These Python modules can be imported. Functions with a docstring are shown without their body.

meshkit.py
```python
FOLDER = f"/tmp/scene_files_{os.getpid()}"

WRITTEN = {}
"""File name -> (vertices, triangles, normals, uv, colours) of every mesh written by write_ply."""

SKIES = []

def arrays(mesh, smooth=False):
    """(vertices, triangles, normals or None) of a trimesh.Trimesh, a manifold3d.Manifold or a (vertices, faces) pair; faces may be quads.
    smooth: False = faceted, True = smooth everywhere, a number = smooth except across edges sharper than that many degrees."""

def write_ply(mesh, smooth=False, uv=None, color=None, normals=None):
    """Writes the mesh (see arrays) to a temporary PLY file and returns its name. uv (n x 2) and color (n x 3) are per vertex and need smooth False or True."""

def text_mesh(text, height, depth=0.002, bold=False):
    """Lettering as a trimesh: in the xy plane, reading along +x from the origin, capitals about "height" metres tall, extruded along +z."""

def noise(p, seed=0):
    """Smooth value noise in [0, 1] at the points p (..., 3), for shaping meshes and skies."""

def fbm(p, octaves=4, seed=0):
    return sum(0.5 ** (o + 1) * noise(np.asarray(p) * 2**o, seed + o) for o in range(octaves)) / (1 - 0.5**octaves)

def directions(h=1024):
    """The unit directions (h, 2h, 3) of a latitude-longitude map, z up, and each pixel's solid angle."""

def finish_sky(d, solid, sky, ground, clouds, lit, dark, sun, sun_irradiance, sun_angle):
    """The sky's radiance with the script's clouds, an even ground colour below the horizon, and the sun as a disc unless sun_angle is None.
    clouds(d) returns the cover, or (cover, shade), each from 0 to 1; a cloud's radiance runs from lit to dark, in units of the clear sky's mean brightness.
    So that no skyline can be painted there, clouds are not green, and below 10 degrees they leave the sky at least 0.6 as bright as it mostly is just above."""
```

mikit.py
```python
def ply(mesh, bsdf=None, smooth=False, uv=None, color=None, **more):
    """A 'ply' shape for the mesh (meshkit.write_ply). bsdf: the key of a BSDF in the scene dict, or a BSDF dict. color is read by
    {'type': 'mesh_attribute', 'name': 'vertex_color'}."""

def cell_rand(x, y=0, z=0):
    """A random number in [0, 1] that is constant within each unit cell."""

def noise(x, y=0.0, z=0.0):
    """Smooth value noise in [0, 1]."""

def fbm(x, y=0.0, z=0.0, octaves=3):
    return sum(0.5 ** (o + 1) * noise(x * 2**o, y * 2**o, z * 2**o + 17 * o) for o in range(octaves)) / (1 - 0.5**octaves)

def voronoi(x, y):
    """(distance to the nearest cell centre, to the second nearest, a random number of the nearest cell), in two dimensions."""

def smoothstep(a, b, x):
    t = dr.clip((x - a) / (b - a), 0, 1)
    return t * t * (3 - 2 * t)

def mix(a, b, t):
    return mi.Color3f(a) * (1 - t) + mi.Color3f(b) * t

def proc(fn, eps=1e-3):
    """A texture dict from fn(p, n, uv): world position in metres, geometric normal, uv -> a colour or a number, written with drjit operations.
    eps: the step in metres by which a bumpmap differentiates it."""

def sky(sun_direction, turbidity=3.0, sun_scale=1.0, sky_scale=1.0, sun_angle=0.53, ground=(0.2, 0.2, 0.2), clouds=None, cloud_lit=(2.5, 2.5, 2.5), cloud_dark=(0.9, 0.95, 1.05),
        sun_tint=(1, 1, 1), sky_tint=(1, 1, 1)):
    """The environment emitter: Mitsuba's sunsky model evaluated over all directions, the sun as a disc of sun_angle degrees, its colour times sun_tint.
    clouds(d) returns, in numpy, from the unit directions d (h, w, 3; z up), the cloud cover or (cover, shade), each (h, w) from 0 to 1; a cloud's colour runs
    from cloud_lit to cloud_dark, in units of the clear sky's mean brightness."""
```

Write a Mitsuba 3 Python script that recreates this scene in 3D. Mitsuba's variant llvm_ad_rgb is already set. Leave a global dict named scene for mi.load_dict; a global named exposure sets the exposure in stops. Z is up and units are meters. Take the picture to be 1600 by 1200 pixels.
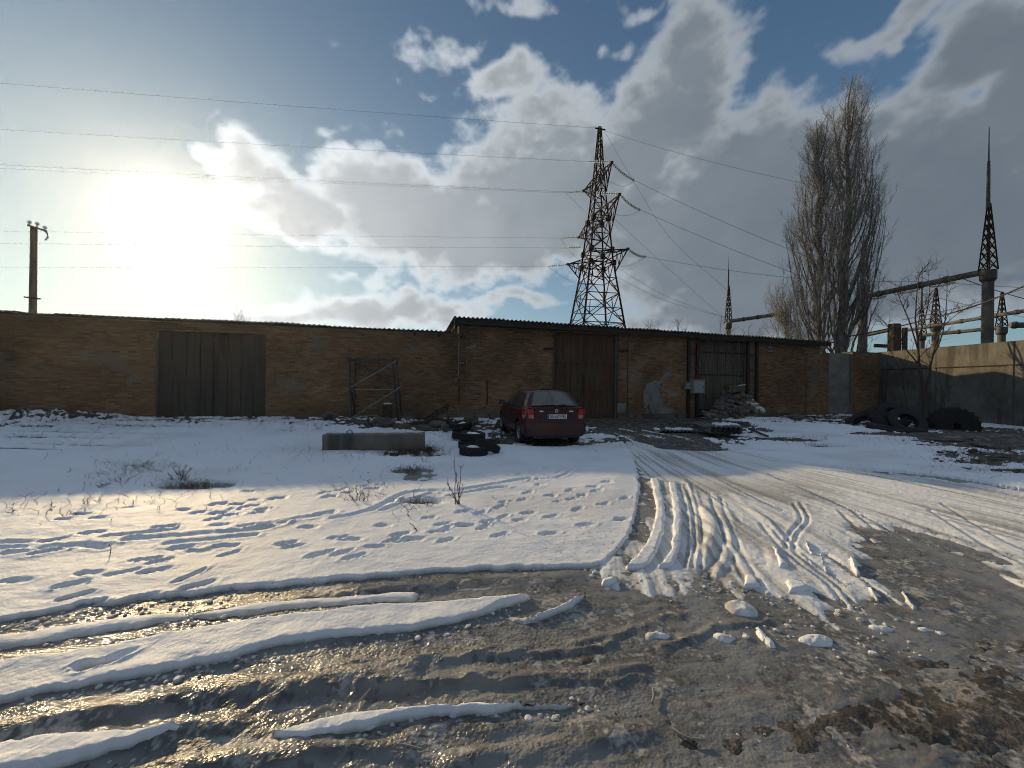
import math, random
import numpy as np, trimesh, manifold3d
import drjit as dr, mitsuba as mi
import mikit, meshkit
from mikit import noise, fbm, cell_rand, voronoi, smoothstep, mix, proc
T = mi.ScalarTransform4f
rng = np.random.default_rng(11)
random.seed(11)
scene, labels = {}, {}

# ---------------------------------------------------------------- camera, sky, exposure
EYE, FPX, ROLL = 1.6, 600.0, math.radians(0.8)      # eye height, focal length in pixels of the 1600 px photograph
CR, SR = math.cos(ROLL), math.sin(ROLL)


def ray(px, py):
    a, b = (px - 800) / FPX, (600 - py) / FPX
    return np.array([a * CR - b * SR, 1.0, a * SR + b * CR])


def G(px, py, z=0.0):
    """The point of the level z under a pixel."""
    d = ray(px, py)
    d = d * ((z - EYE) / min(d[2], -0.004)) if z < EYE else d * ((z - EYE) / d[2])
    return np.array([d[0], d[1], z])


def A(px, py, Y):
    """The point at depth Y under a pixel."""
    return ray(px, py) * Y + np.array([0, 0, EYE])


scene['camera'] = {'type': 'perspective', 'fov': 2 * math.degrees(math.atan(800 / FPX)), 'fov_axis': 'x', 'near_clip': 0.05, 'far_clip': 3000.0,
                   'to_world': T().look_at(origin=[0, 0, EYE], target=[0, 10, EYE], up=[-SR, 0, CR])}
exposure = 1.45
HAZE = .00026                                               # extinction of the air, per metre
_s = ray(265, 345)
SUN = _s / np.linalg.norm(_s)


def azel(px, py):
    d = ray(px, py)
    return math.degrees(math.atan2(d[0], d[1])), math.degrees(math.atan2(d[2], math.hypot(d[0], d[1])))


# ---------------------------------------------------------------- fast value noise from tables, for meshes and clouds
TAB2 = np.random.default_rng(3).random((256, 256)).astype(np.float32)
TAB3 = np.random.default_rng(4).random((64, 64, 64)).astype(np.float32)


def vn2(x, y):
    i, j = np.floor(x), np.floor(y)
    u, v = (x - i).astype(np.float32), (y - j).astype(np.float32)
    i, j = i.astype(np.int32), j.astype(np.int32)
    u, v = u * u * (3 - 2 * u), v * v * (3 - 2 * v)
    i0, i1, j0, j1 = i & 255, (i + 1) & 255, j & 255, (j + 1) & 255
    a, b = TAB2[i0, j0], TAB2[i0, j1]
    a = a + (TAB2[i1, j0] - a) * u
    b = b + (TAB2[i1, j1] - b) * u
    return a + (b - a) * v


def fb2(x, y, oc=3, seed=0):
    x, y = np.asarray(x, float), np.asarray(y, float)
    return sum(.5 ** (o + 1) * vn2(x * 2 ** o + seed * 7.13 + o * 31.7, y * 2 ** o + seed * 3.71 + o * 17.3) for o in range(oc)) / (1 - .5 ** oc)


def fb3(p, oc=4, seed=0):
    out = 0
    for o in range(oc):
        q = (p * 2 ** o + np.array([seed * 7.13, seed * 3.71 + o * 11.3, seed * 5.17])).astype(np.float32)
        i = np.floor(q)
        t = q - i
        t = t * t * (3 - 2 * t)
        i = i.astype(np.int32)
        c = [(i[..., k] & 63, (i[..., k] + 1) & 63) for k in range(3)]
        e = [[TAB3[c[0][0], c[1][b], c[2][g]] for g in (0, 1)] for b in (0, 1)]
        e = [[e[b][g] + (TAB3[c[0][1], c[1][b], c[2][g]] - e[b][g]) * t[..., 0] for g in (0, 1)] for b in (0, 1)]
        e = [e[0][g] + (e[1][g] - e[0][g]) * t[..., 1] for g in (0, 1)]
        out = out + .5 ** (o + 1) * (e[0] + (e[1] - e[0]) * t[..., 2])
    return out / (1 - .5 ** oc)


# (pixel x, y, half width, half height, weight) of the cloud masses; turned into bearings and elevations
CLOUDS = [(385, 265, 55, 45, .9), (450, 335, 90, 42, 1.), (590, 300, 95, 62, 1.1), (700, 360, 150, 70, 1.25), (820, 310, 110, 95, 1.1), (860, 220, 70, 70, .8),
          (800, 405, 130, 36, .95), (640, 395, 90, 30, .7), (905, 330, 90, 100, 1.0),
          (800, 135, 70, 36, .75), (690, 62, 60, 34, .55), (660, 128, 24, 12, .5), (960, 92, 30, 14, .45), (815, 8, 50, 16, .5),
          (1085, 85, 62, 95, 1.0), (1035, 190, 85, 80, 1.05), (985, 250, 80, 60, 1.0), (1000, 10, 40, 24, .6),
          (1120, 350, 190, 115, 1.3), (1290, 330, 150, 120, 1.25), (1450, 350, 230, 120, 1.3), (1250, 450, 250, 75, 1.2), (1235, 195, 34, 16, .6), (1400, 165, 60, 20, .4),
          (1545, 60, 95, 75, 1.1), (1590, 150, 90, 85, 1.1), (1420, 12, 110, 34, .75), (1650, 250, 200, 160, 1.2),
          (610, 483, 150, 26, 1.0), (780, 474, 70, 15, .7), (430, 488, 110, 22, .8), (1060, 490, 110, 30, .9)]
BLOBS = []
for cx, cy, rx, ry, wt in CLOUDS:
    a0, e0 = azel(cx, cy)
    a1, _ = azel(cx + rx, cy)
    a2, _ = azel(cx - rx, cy)
    e1 = azel(cx, cy - ry)[1]
    e2 = azel(cx, cy + ry)[1]
    BLOBS.append((a0, e0, abs(a1 - a2) / 2, abs(e1 - e2) / 2, wt))


def clouds(d):
    az = np.degrees(np.arctan2(d[..., 0], d[..., 1]))
    el = np.degrees(np.arcsin(np.clip(d[..., 2], -1, 1)))
    q = d * 1.0
    wx = (fb3(q * 9, 4, 3) - .5) * 9
    wy = (fb3(q * 9, 4, 8) - .5) * 7
    dens = np.zeros(az.shape)
    for a0, e0, ra, re, wt in BLOBS:
        u = ((az + wx * .8 - a0 + 180) % 360 - 180) / ra
        v = (el + wy - e0) / re
        dens = np.maximum(dens, wt * np.exp(-.5 * (u * u + v * v) ** 1.25)) + .22 * wt * np.exp(-.9 * (u * u + v * v))
    out = np.clip((np.abs(az) - 54) / 12, 0, 1)                      # beyond the frame the broken cloud goes on as noise
    out = np.maximum(out, np.clip((el - 42) / 8, 0, 1))
    wide = np.clip((fb3(q * np.array([2.2, 2.2, 4.5]), 5, 21) - .33) * 3.6, 0, 1.5)
    dens = dens * (1 - out) + wide * out
    fine = fb3(q * np.array([22, 22, 34]), 6, 5)
    n2 = fb3(q * np.array([60, 60, 90]), 4, 9)
    h = dens * 1.10 + (fine - .5) * 1.0 + (n2 - .5) * .40
    cover = np.clip((h - .34) / .60, 0, 1)
    cover = cover * cover * (3 - 2 * cover)
    thick = np.clip((h - .46) / .85, 0, 1)
    ang = np.degrees(np.arccos(np.clip(d @ SUN, -1, 1)))
    # backlit cloud: thin rims bright, thick hearts grey, both brighter towards the sun
    rim = CL_RIM * (.85 + 2.2 * np.exp(-(ang / 42) ** 1.6))
    heart = CL_HEART * (.72 + 2.3 * np.exp(-(ang / 38) ** 1.6))
    bright = rim * (1 - thick) ** 1.5 + heart * (1 - (1 - thick) ** 1.5)
    bright = bright * (.86 + .28 * fb3(q * 14, 4, 31))
    # thin ice haze round the sun: the bright aureole of a veiled winter sun
    veil = np.clip(1.05 * np.exp(-(ang / 4.4) ** 1.5) + .10 * np.exp(-(ang / 30) ** 1.3), 0, 1)
    vb = 2.4 + 40 * np.exp(-(ang / 1.9) ** 1.5) + 3.5 * np.exp(-(ang / 14))
    tot = 1 - (1 - cover) * (1 - veil)
    b = (bright * cover * (1 - veil * .6) + vb * veil * (1 - cover * .4 * np.clip(ang / 14, 0, 1))) / np.maximum(cover * (1 - veil * .6) + veil * (1 - cover * .4 * np.clip(ang / 14, 0, 1)), 1e-6)
    return tot, np.clip((CL_LIT - b) / (CL_LIT - CL_DARK), 0, 1)


CL_LIT, CL_DARK, CL_RIM, CL_HEART = 42.0, 0.80, 2.7, 1.22
scene['sky'] = mikit.sky(SUN.tolist(), turbidity=2.3, sun_scale=1.1, sky_scale=1.12, sun_angle=0.6, ground=(0.35, 0.35, 0.36), clouds=clouds,
                         cloud_lit=(CL_LIT * .98, CL_LIT * 1.0, CL_LIT * .98), cloud_dark=(CL_DARK * .78, CL_DARK * 1.0, CL_DARK * 1.26), sun_tint=(.94, .98, 1.0), sky_tint=(.90, 1.0, 1.08))

# ---------------------------------------------------------------- mesh helpers
Z = np.array([0, 0, 1.0])


def unit(v):
    v = np.asarray(v, float)
    return v / max(np.linalg.norm(v), 1e-12)


def cat(ms):
    vs, fs, o = [], [], 0
    for v, f in ms:
        v, f = np.asarray(v, float), np.asarray(f, int)
        vs.append(v)
        fs.append(f + o)
        o += len(v)
    return np.vstack(vs), np.vstack(fs)


BF = np.array([[0, 1, 3], [0, 3, 2], [4, 6, 7], [4, 7, 5], [0, 4, 5], [0, 5, 1], [2, 3, 7], [2, 7, 6], [0, 2, 6], [0, 6, 4], [1, 5, 7], [1, 7, 3]])
BV = np.array([[x, y, z] for x in (-1, 1) for y in (-1, 1) for z in (-1, 1)], float)


def obox(c, ax, ay, az):
    """A box from its centre and three half axes (right handed)."""
    m = np.array([ax, ay, az], float)
    f = BF if np.linalg.det(m) > 0 else BF[:, ::-1]
    return np.asarray(c, float) + BV @ m, f


def beam(p0, p1, w, h=None, up=Z):
    p0, p1 = np.asarray(p0, float), np.asarray(p1, float)
    t = unit(p1 - p0)
    s = np.cross(t, up)
    s = unit(s) if np.linalg.norm(s) > 1e-4 else np.array([1.0, 0, 0])
    u = np.cross(s, t)
    return obox((p0 + p1) / 2, (p1 - p0) / 2, s * w / 2, u * (h or w) / 2)


def tubes(P, Rr, sides=4, cap=False):
    """Many polylines of the same length at once: P (n, k, 3), Rr (n, k)."""
    P, Rr = np.asarray(P, float), np.asarray(Rr, float)
    n, k, _ = P.shape
    t = np.gradient(P, axis=1) if k > 2 else np.repeat(P[:, 1:] - P[:, :1], 2, axis=1)
    t /= np.linalg.norm(t, axis=2, keepdims=True) + 1e-12
    ref = np.where(np.abs(t[..., 2:]) < .9, Z, np.array([1.0, 0, 0]))
    ref = np.repeat(ref[:, :1], k, axis=1)
    a = np.cross(t, ref)
    a /= np.linalg.norm(a, axis=2, keepdims=True) + 1e-12
    b = np.cross(t, a)
    an = np.arange(sides) * 2 * np.pi / sides
    v = P[:, :, None] + Rr[:, :, None, None] * (np.cos(an)[:, None] * a[:, :, None] + np.sin(an)[:, None] * b[:, :, None])
    i, j, s = np.meshgrid(np.arange(n), np.arange(k - 1), np.arange(sides), indexing='ij')
    o = (i * k + j) * sides
    s2 = (s + 1) % sides
    q = np.stack([o + s, o + s2, o + sides + s2, o + sides + s], -1).reshape(-1, 4)
    f = np.vstack([q[:, [0, 1, 2]], q[:, [0, 2, 3]]])
    v = v.reshape(-1, 3)
    if cap:
        ex = []
        base = len(v)
        v = np.vstack([v, P[:, 0], P[:, -1]])
        for ii in range(n):
            for ss in range(sides):
                o0, o1 = ii * k * sides, (ii * k + k - 1) * sides
                ex.append([base + ii, o0 + (ss + 1) % sides, o0 + ss])
                ex.append([base + n + ii, o1 + ss, o1 + (ss + 1) % sides])
        f = np.vstack([f, ex])
    return v, f


def tube(pts, r, sides=8, cap=True):
    pts = np.asarray(pts, float)
    return tubes(pts[None], np.broadcast_to(r, (len(pts),))[None], sides, cap)


def lathe(prof, n=24, c=(0, 0, 0), ax=(1, 0, 0), ay=(0, 1, 0), az=(0, 0, 1), closed=False):
    """A profile of (radius, height) turned about the axis az through c."""
    prof = np.asarray(prof, float)
    an = np.arange(n) * 2 * np.pi / n
    ax, ay, az = (np.asarray(x, float) for x in (ax, ay, az))
    ringd = np.cos(an)[:, None] * ax + np.sin(an)[:, None] * ay
    v = (np.asarray(c, float) + prof[:, None, :1] * ringd[None] + prof[:, None, 1:] * az).reshape(-1, 3)
    k = len(prof)
    i, j = np.meshgrid(np.arange(k if closed else k - 1), np.arange(n), indexing='ij')
    j2, i2 = (j + 1) % n, (i + 1) % k
    q = np.stack([i * n + j, i * n + j2, i2 * n + j2, i2 * n + j], -1).reshape(-1, 4)
    return v, np.vstack([q[:, [0, 1, 2]], q[:, [0, 2, 3]]])


def frame(yaw, c):
    """A 4x4 matrix: turn about z, then move."""
    m = np.eye(4)
    m[:2, :2] = [[math.cos(yaw), -math.sin(yaw)], [math.sin(yaw), math.cos(yaw)]]
    m[:3, 3] = c
    return m


def xf(mesh, m):
    v, f = mesh
    return np.asarray(v) @ m[:3, :3].T + m[:3, 3], f


def icolump(c, r, seed, sub=2, amp=.25, squash=(1, 1, 1)):
    m = trimesh.creation.icosphere(subdivisions=sub)
    v = m.vertices
    k = 1 + amp * (meshkit.fbm(v * 1.3 + seed * 7.3, 3, seed) - .5) * 2 + amp * .5 * (meshkit.noise(v * 3.1 + seed, seed) - .5)
    return v * k[:, None] * np.asarray(squash) * r + np.asarray(c), m.faces


def num(name):
    key, i = name, 0
    while key in scene or key in labels or key in USED:
        i += 1
        key = f'{name}_{i:03d}'
    USED.add(key)
    return key


USED = set()


def thing(name, label, cat_, group=None):
    key = num(name)
    labels[key] = {'label': label, 'category': cat_}
    if group:
        labels[key]['group'] = group
    return key


def whole(name, mesh, bsdf, label, cat_, group=None, smooth=False):
    key = thing(name, label, cat_, group)
    scene[key] = mikit.ply(mesh, bsdf, smooth)
    return key


def part(parent, name, mesh, bsdf, smooth=False, label=None, kind=None):
    key = num(parent + '__' + name)
    scene[key] = mikit.ply(mesh, bsdf, smooth)
    if label or kind:
        labels[key] = {k: v for k, v in (('label', label), ('kind', kind)) if v}
    return key


def setting(name, mesh, bsdf, smooth=False, kind='structure', label=None):
    scene[name] = mikit.ply(mesh, bsdf, smooth)
    labels[name] = {'kind': kind}
    if label:
        labels[name]['label'] = label
    return name


# ---------------------------------------------------------------- the building line
WP = np.array([-2.42, 17.1, 0.0])                        # where the two brick buildings meet
WD = unit([1, .24, 0])                                    # along the wall, to the right
WN = np.array([WD[1], -WD[0], 0.0])                       # out of the wall, towards the yard


def W(s, d=0.0, z=0.0):
    return WP + s * WD + d * WN + z * Z


def SW(px, d=0.0):
    """Distance along the wall seen at a pixel column (at eye height)."""
    r = ray(px, 600)
    t = ((WP + d * WN) @ WN) / (r @ WN)
    return (r * t - WP) @ WD


def wz(px, py, d=0.0):
    """Height on the wall face under a pixel."""
    r = ray(px, py)
    t = ((WP + d * WN) @ WN) / (r @ WN)
    return EYE + t * r[2]


# ---------------------------------------------------------------- materials
def ref_(k):
    return {'type': 'ref', 'id': k}


def pr(base, rough=.7, spec=.5, metal=0., **more):
    if not isinstance(base, dict):
        base = {'type': 'rgb', 'value': list(base)}
    return {'type': 'principled', 'base_color': base, 'roughness': rough, 'specular': spec, 'metallic': metal, **more}


def two(b):
    return {'type': 'twosided', 'bsdf': b}


def bump(b, fn, eps=2e-3):
    return {'type': 'bumpmap', 'arbitrary': proc(fn, eps), 'scale': 1.0, 'bsdf': b}


def wall_coords(p):
    s = (p.x - float(WP[0])) * float(WD[0]) + (p.y - float(WP[1])) * float(WD[1])
    return s, p.z


BL, BH = .262, .0772                                      # brick and joint: length and course height


def brick_col(p, n, uv):
    s, z = wall_coords(p)
    c = dr.floor(z / BH)
    odd = c - 2 * dr.floor(c / 2)
    b = dr.floor(s / BL + .5 * odd)
    r1, r2 = cell_rand(b, c, 1), cell_rand(b, c, 2)
    col = mix(mi.Color3f(.31, .182, .094), mi.Color3f(.25, .120, .063), smoothstep(.2, 1.0, r1))
    col = mix(col, mi.Color3f(.27, .245, .21), smoothstep(.66, .78, fbm(s * 1.0, z * 1.3, 21)) * .55)
    col = mix(col, mi.Color3f(.36, .27, .17), smoothstep(.82, .9, r2) * .6)
    col = mix(col, mi.Color3f(.11, .07, .05), smoothstep(.94, .96, cell_rand(b, c, 3)) * .6)
    dirt = fbm(s * .55, z * .8, 4)
    damp = smoothstep(.50, .72, fbm(s * .35, z * .25, 11)) * .45
    col = col * (.42 + .74 * dirt) * (1 - damp)
    col = mix(col, mi.Color3f(.14, .115, .085), smoothstep(.60, .15, z + .5 * fbm(s * 1.3, 3, 1) - .15) * .7)
    return col * (.85 + .3 * noise(s * 60, z * 60, 3))


def mortar_col(p, n, uv):
    s, z = wall_coords(p)
    return mi.Color3f(.21, .185, .15) * (.6 + .7 * fbm(s * 1.2 + p.x * .3, z * 2.2, p.y * .7))


def concrete_col(p, n, uv):
    a = fbm(p.x * 1.1, p.y * 1.1, p.z * .9)
    b = fbm(p.x * 9, p.y * 9, p.z * 3.5)
    run = fbm(p.x * 3.0 + 7, p.y * 3.0, p.z * .22)
    c = mix(mi.Color3f(.20, .185, .155), mi.Color3f(.125, .115, .10), smoothstep(.35, .7, a))
    c = mix(c, mi.Color3f(.075, .07, .06), smoothstep(.50, .68, run) * .8)
    return c * (.62 + .5 * b)


def plaster_col(p, n, uv):
    return mi.Color3f(.27, .26, .235) * (.45 + .75 * fbm(p.x * 3, p.y * 3, p.z * 3)) * (.8 + .4 * noise(p.x * 30, p.y * 30, p.z * 30))


def rust_col(p, n, uv):
    s, z = wall_coords(p)
    st = fbm(s * 13, z * .55, 2)
    big = fbm(s * 1.5, z * 1.0, 7)
    c = mix(mi.Color3f(.085, .045, .028), mi.Color3f(.115, .055, .030), smoothstep(.35, .7, st))
    c = mix(c, mi.Color3f(.10, .075, .048), smoothstep(.5, .68, big) * .7)
    c = mix(c, mi.Color3f(.04, .022, .016), smoothstep(.6, .75, fbm(s * 25, z * 1.2, 9)) * .7)
    return c


def grey_gate_col(p, n, uv):
    s, z = wall_coords(p)
    c = mix(mi.Color3f(.085, .076, .062), mi.Color3f(.065, .055, .044), smoothstep(.35, .7, fbm(s * 8, z * .5, 2)))
    c = c * .85
    return mix(c, mi.Color3f(.07, .043, .030), smoothstep(.62, .75, fbm(s * 2, z * 2, 7)) * .5)


def wood_col(p, n, uv):
    s, z = wall_coords(p)
    g = fbm(s * 70, z * 1.5, p.y * 6)
    t = fbm(s * 5.3, z * .2, p.y * 2)
    c = mix(mi.Color3f(.16, .135, .105), mi.Color3f(.075, .062, .05), smoothstep(.3, .75, g))
    return c * (.6 + .8 * t)


def timber_col(p, n, uv):
    g = fbm(p.x * 14, p.y * 14, p.z * 30)
    return mix(mi.Color3f(.12, .092, .068), mi.Color3f(.04, .032, .026), smoothstep(.3, .7, g))


def bark_col(p, n, uv):
    return mix(mi.Color3f(.24, .22, .195), mi.Color3f(.11, .098, .085), smoothstep(.3, .7, fbm(p.x * 9, p.y * 9, p.z * 2.2)))


def slate_col(p, n, uv):
    c = mix(mi.Color3f(.19, .185, .175), mi.Color3f(.10, .10, .095), smoothstep(.3, .7, fbm(p.x * 1.7, p.y * 1.7, p.z * 3)))
    return c * (.8 + .4 * fbm(p.x * 12, p.y * 12, 3))


def snow_col(p, n, uv):
    a = fbm(p.x * .8, p.y * .8, 1)
    c = mix(mi.Color3f(.84, .85, .88), mi.Color3f(.74, .74, .75), smoothstep(.45, .8, a))
    c = mix(c, mi.Color3f(.40, .37, .33), smoothstep(.046, .016, p.z + .016 * fbm(p.x * 18, p.y * 18, 3) - .008) * smoothstep(6.5, 4.0, p.y) * .85)
    fl = smoothstep(.80, .90, noise(p.x * 38, p.y * 38, 5)) * smoothstep(.55, .75, fbm(p.x * 1.1, p.y * 1.1, 8))
    return mix(c, mi.Color3f(.30, .26, .21), fl * .55)


def snow_bump(p, n, uv):
    return .0035 * fbm(p.x * 55, p.y * 55, 2) + .009 * fbm(p.x * 9, p.y * 13, 5)


FAN = np.array([3.6, 18.5])


def fan(p):
    x, y = p.x - float(FAN[0]), p.y - float(FAN[1])
    return dr.atan2(x, -y), dr.sqrt(x * x + y * y)


def _thin(c, blot, st2, fine, p):
    c = mix(c, mi.Color3f(.29, .27, .24), smoothstep(.50, .74, blot * .35 + st2 * .65) * .6)
    return mix(c, mi.Color3f(.24, .225, .20), smoothstep(.029, .015, p.z + .010 * fine) * smoothstep(7.5, 5.0, p.y) * .8)


def packed_col(p, n, uv):
    a, r = fan(p)
    st = fbm(a * 62, r * .35, 1)
    st2 = fbm(a * 210, r * .5, 4)
    blot = fbm(p.x * .7, p.y * .7, 2)
    fine = fbm(p.x * 22, p.y * 22, 3)
    c = mix(mi.Color3f(.84, .84, .84), mi.Color3f(.54, .53, .51), smoothstep(.45, .76, st * .55 + st2 * .3 + fine * .15))
    return _thin(c, blot, st2, fine, p)


def packed_bump(p, n, uv):
    a, r = fan(p)
    return .012 * fbm(a * 160, r * .8, 1) + .008 * fbm(p.x * 30, p.y * 30, 2)


TR = math.radians(9)


def along(p):
    return p.x * math.cos(TR) + p.y * math.sin(TR), -p.x * math.sin(TR) + p.y * math.cos(TR)


def ice_col(p, n, uv):
    u, v = along(p)
    fa, fr = fan(p)
    a = dr.lerp(fbm(u * 1.1, v * 9.0, 3), fbm(fa * 70, fr * .6, 5), smoothstep(.2, 1.8, p.x + .35 * p.y - .9))
    b = fbm(p.x * 6, p.y * 6, 5)
    f = fbm(p.x * 45, p.y * 45, 1)
    c = mix(mi.Color3f(.240, .237, .229), mi.Color3f(.112, .108, .102), smoothstep(.34, .66, a * .65 + b * .35))
    c = mix(c, mi.Color3f(.50, .48, .45), smoothstep(.53, .70, b * .4 + a * .3 + f * .3) * .75)
    return mix(c, mi.Color3f(.04, .031, .023), smoothstep(.64, .76, fbm(p.x * 21, p.y * 21, 9)) * .5)


def ice_rough(p, n, uv):
    u, v = along(p)
    return .16 + .34 * smoothstep(.35, .65, fbm(u * 2.0, v * 7, 8))


def ice_bump(p, n, uv):
    u, v = along(p)
    k = 1 - .62 * smoothstep(-.3, 1.2, p.x + .2 * p.y - .5)
    return k * (.007 * fbm(u * 9, v * 34, 1) + .0075 * fbm(p.x * 75, p.y * 75, 4)) + .004 * fbm(p.x * 22, p.y * 26, 7)


def mud_col(p, n, uv):
    a = fbm(p.x * 2.2, p.y * 2.2, 3)
    f = fbm(p.x * 34, p.y * 34, 6)
    c = mix(mi.Color3f(.080, .071, .061), mi.Color3f(.042, .037, .032), smoothstep(.3, .7, a))
    c = mix(c, mi.Color3f(.15, .132, .11), smoothstep(.5, .7, f) * .8)
    return mix(c, mi.Color3f(.36, .34, .31), smoothstep(.56, .68, fbm(p.x * 9, p.y * 9, 12) * .6 + f * .4) * .6)


def mud_bump(p, n, uv):
    return .008 * fbm(p.x * 26, p.y * 26, 1) + .005 * fbm(p.x * 85, p.y * 85, 2)


def relief_bump(p, n, uv):
    return .004 * fbm(p.x * 22, p.y * 22, p.z * 22)


M = {
    'brick_skin': two(pr(proc(brick_col), .9, .2)),
    'mortar': two(pr(proc(mortar_col), .95, .1)),
    'concrete': two(bump(pr(proc(concrete_col), .9, .25), relief_bump)),
    'plaster': two(pr(proc(plaster_col), .95, .1)),
    'rust': two(pr(proc(rust_col), .75, .3)),
    'grey_gate': two(pr(proc(grey_gate_col), .7, .35)),
    'wood': two(pr(proc(wood_col), .9, .15)),
    'timber': two(pr(proc(timber_col), .9, .15)),
    'bark': two(pr(proc(bark_col), .9, .15)),
    'slate': two(pr(proc(slate_col), .9, .15)),
    'snow_skin': two(bump(pr(proc(snow_col), .65, .25, sheen=.2), snow_bump)),
    'packed_skin': two(bump(pr(proc(packed_col), .5, .35), packed_bump)),
    'ice_skin': two(bump(pr(proc(ice_col), proc(ice_rough), .5), ice_bump)),
    'mud_skin': two(bump(pr(proc(mud_col), .6, .35), mud_bump)),
    'black_steel': two(pr((.022, .02, .019), .6, .4)),
    'fascia_dark': two(pr((.04, .036, .032), .85, .2)),
    'grey_steel': two(pr((.20, .215, .235), .5, .5)),
    'dark_steel': two(pr((.05, .045, .042), .55, .5)),
    'red_rust': two(pr((.16, .035, .014), .7, .3)),
    'tower_steel': two(pr((.045, .025, .014), .85, .15)),
    'wire': two(pr((.03, .03, .032), .5, .5)),
    'glass_disc': two(pr((.62, .68, .66), .08, .8, clearcoat=.6)),
    'box_paint': two(pr((.30, .31, .31), .45, .5)),
    'box_paint_dark': two(pr((.20, .22, .235), .5, .5)),
    'rubber': two(pr((.017, .017, .018), .75, .35)),
    'rubber_grey': two(pr((.034, .034, .036), .8, .3)),
    'car_paint': two(pr((.034, .0024, .0065), .35, .35, clearcoat=.5, clearcoat_gloss=.95)),
    'car_glass': two(pr((.03, .034, .038), .05, 1.0, clearcoat=1.0, clearcoat_gloss=1.0)),
    'car_trim': two(pr((.015, .015, .016), .55, .4)),
    'tail_red': two(pr((.32, .012, .01), .12, .6, clearcoat=.8)),
    'tail_pale': two(pr((.42, .17, .11), .15, .6, clearcoat=.8)),
    'chrome': two({'type': 'roughconductor', 'material': 'Al', 'alpha': .15}),
    'rim_metal': two(pr((.22, .22, .23), .4, .5, metal=.6)),
    'plate_white': two(pr((.62, .62, .60), .4, .4)),
    'plate_blue': two(pr((.03, .07, .32), .4, .4)),
    'ink': two(pr((.012, .012, .014), .5, .3)),
    'twig': two(pr((.30, .285, .265), .9, .15)),
    'young_bark': two(pr((.085, .068, .055), .9, .15)),
    'weed': two(pr((.12, .088, .055), .9, .1)),
    'straw': two(pr((.16, .12, .07), .9, .1)),
    'sack': two(pr((.42, .38, .31), .9, .1)),
    'stone': two(bump(pr((.115, .10, .085), .9, .2), relief_bump)),
    'log_end': two(pr((.17, .125, .08), .9, .1)),
}
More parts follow.
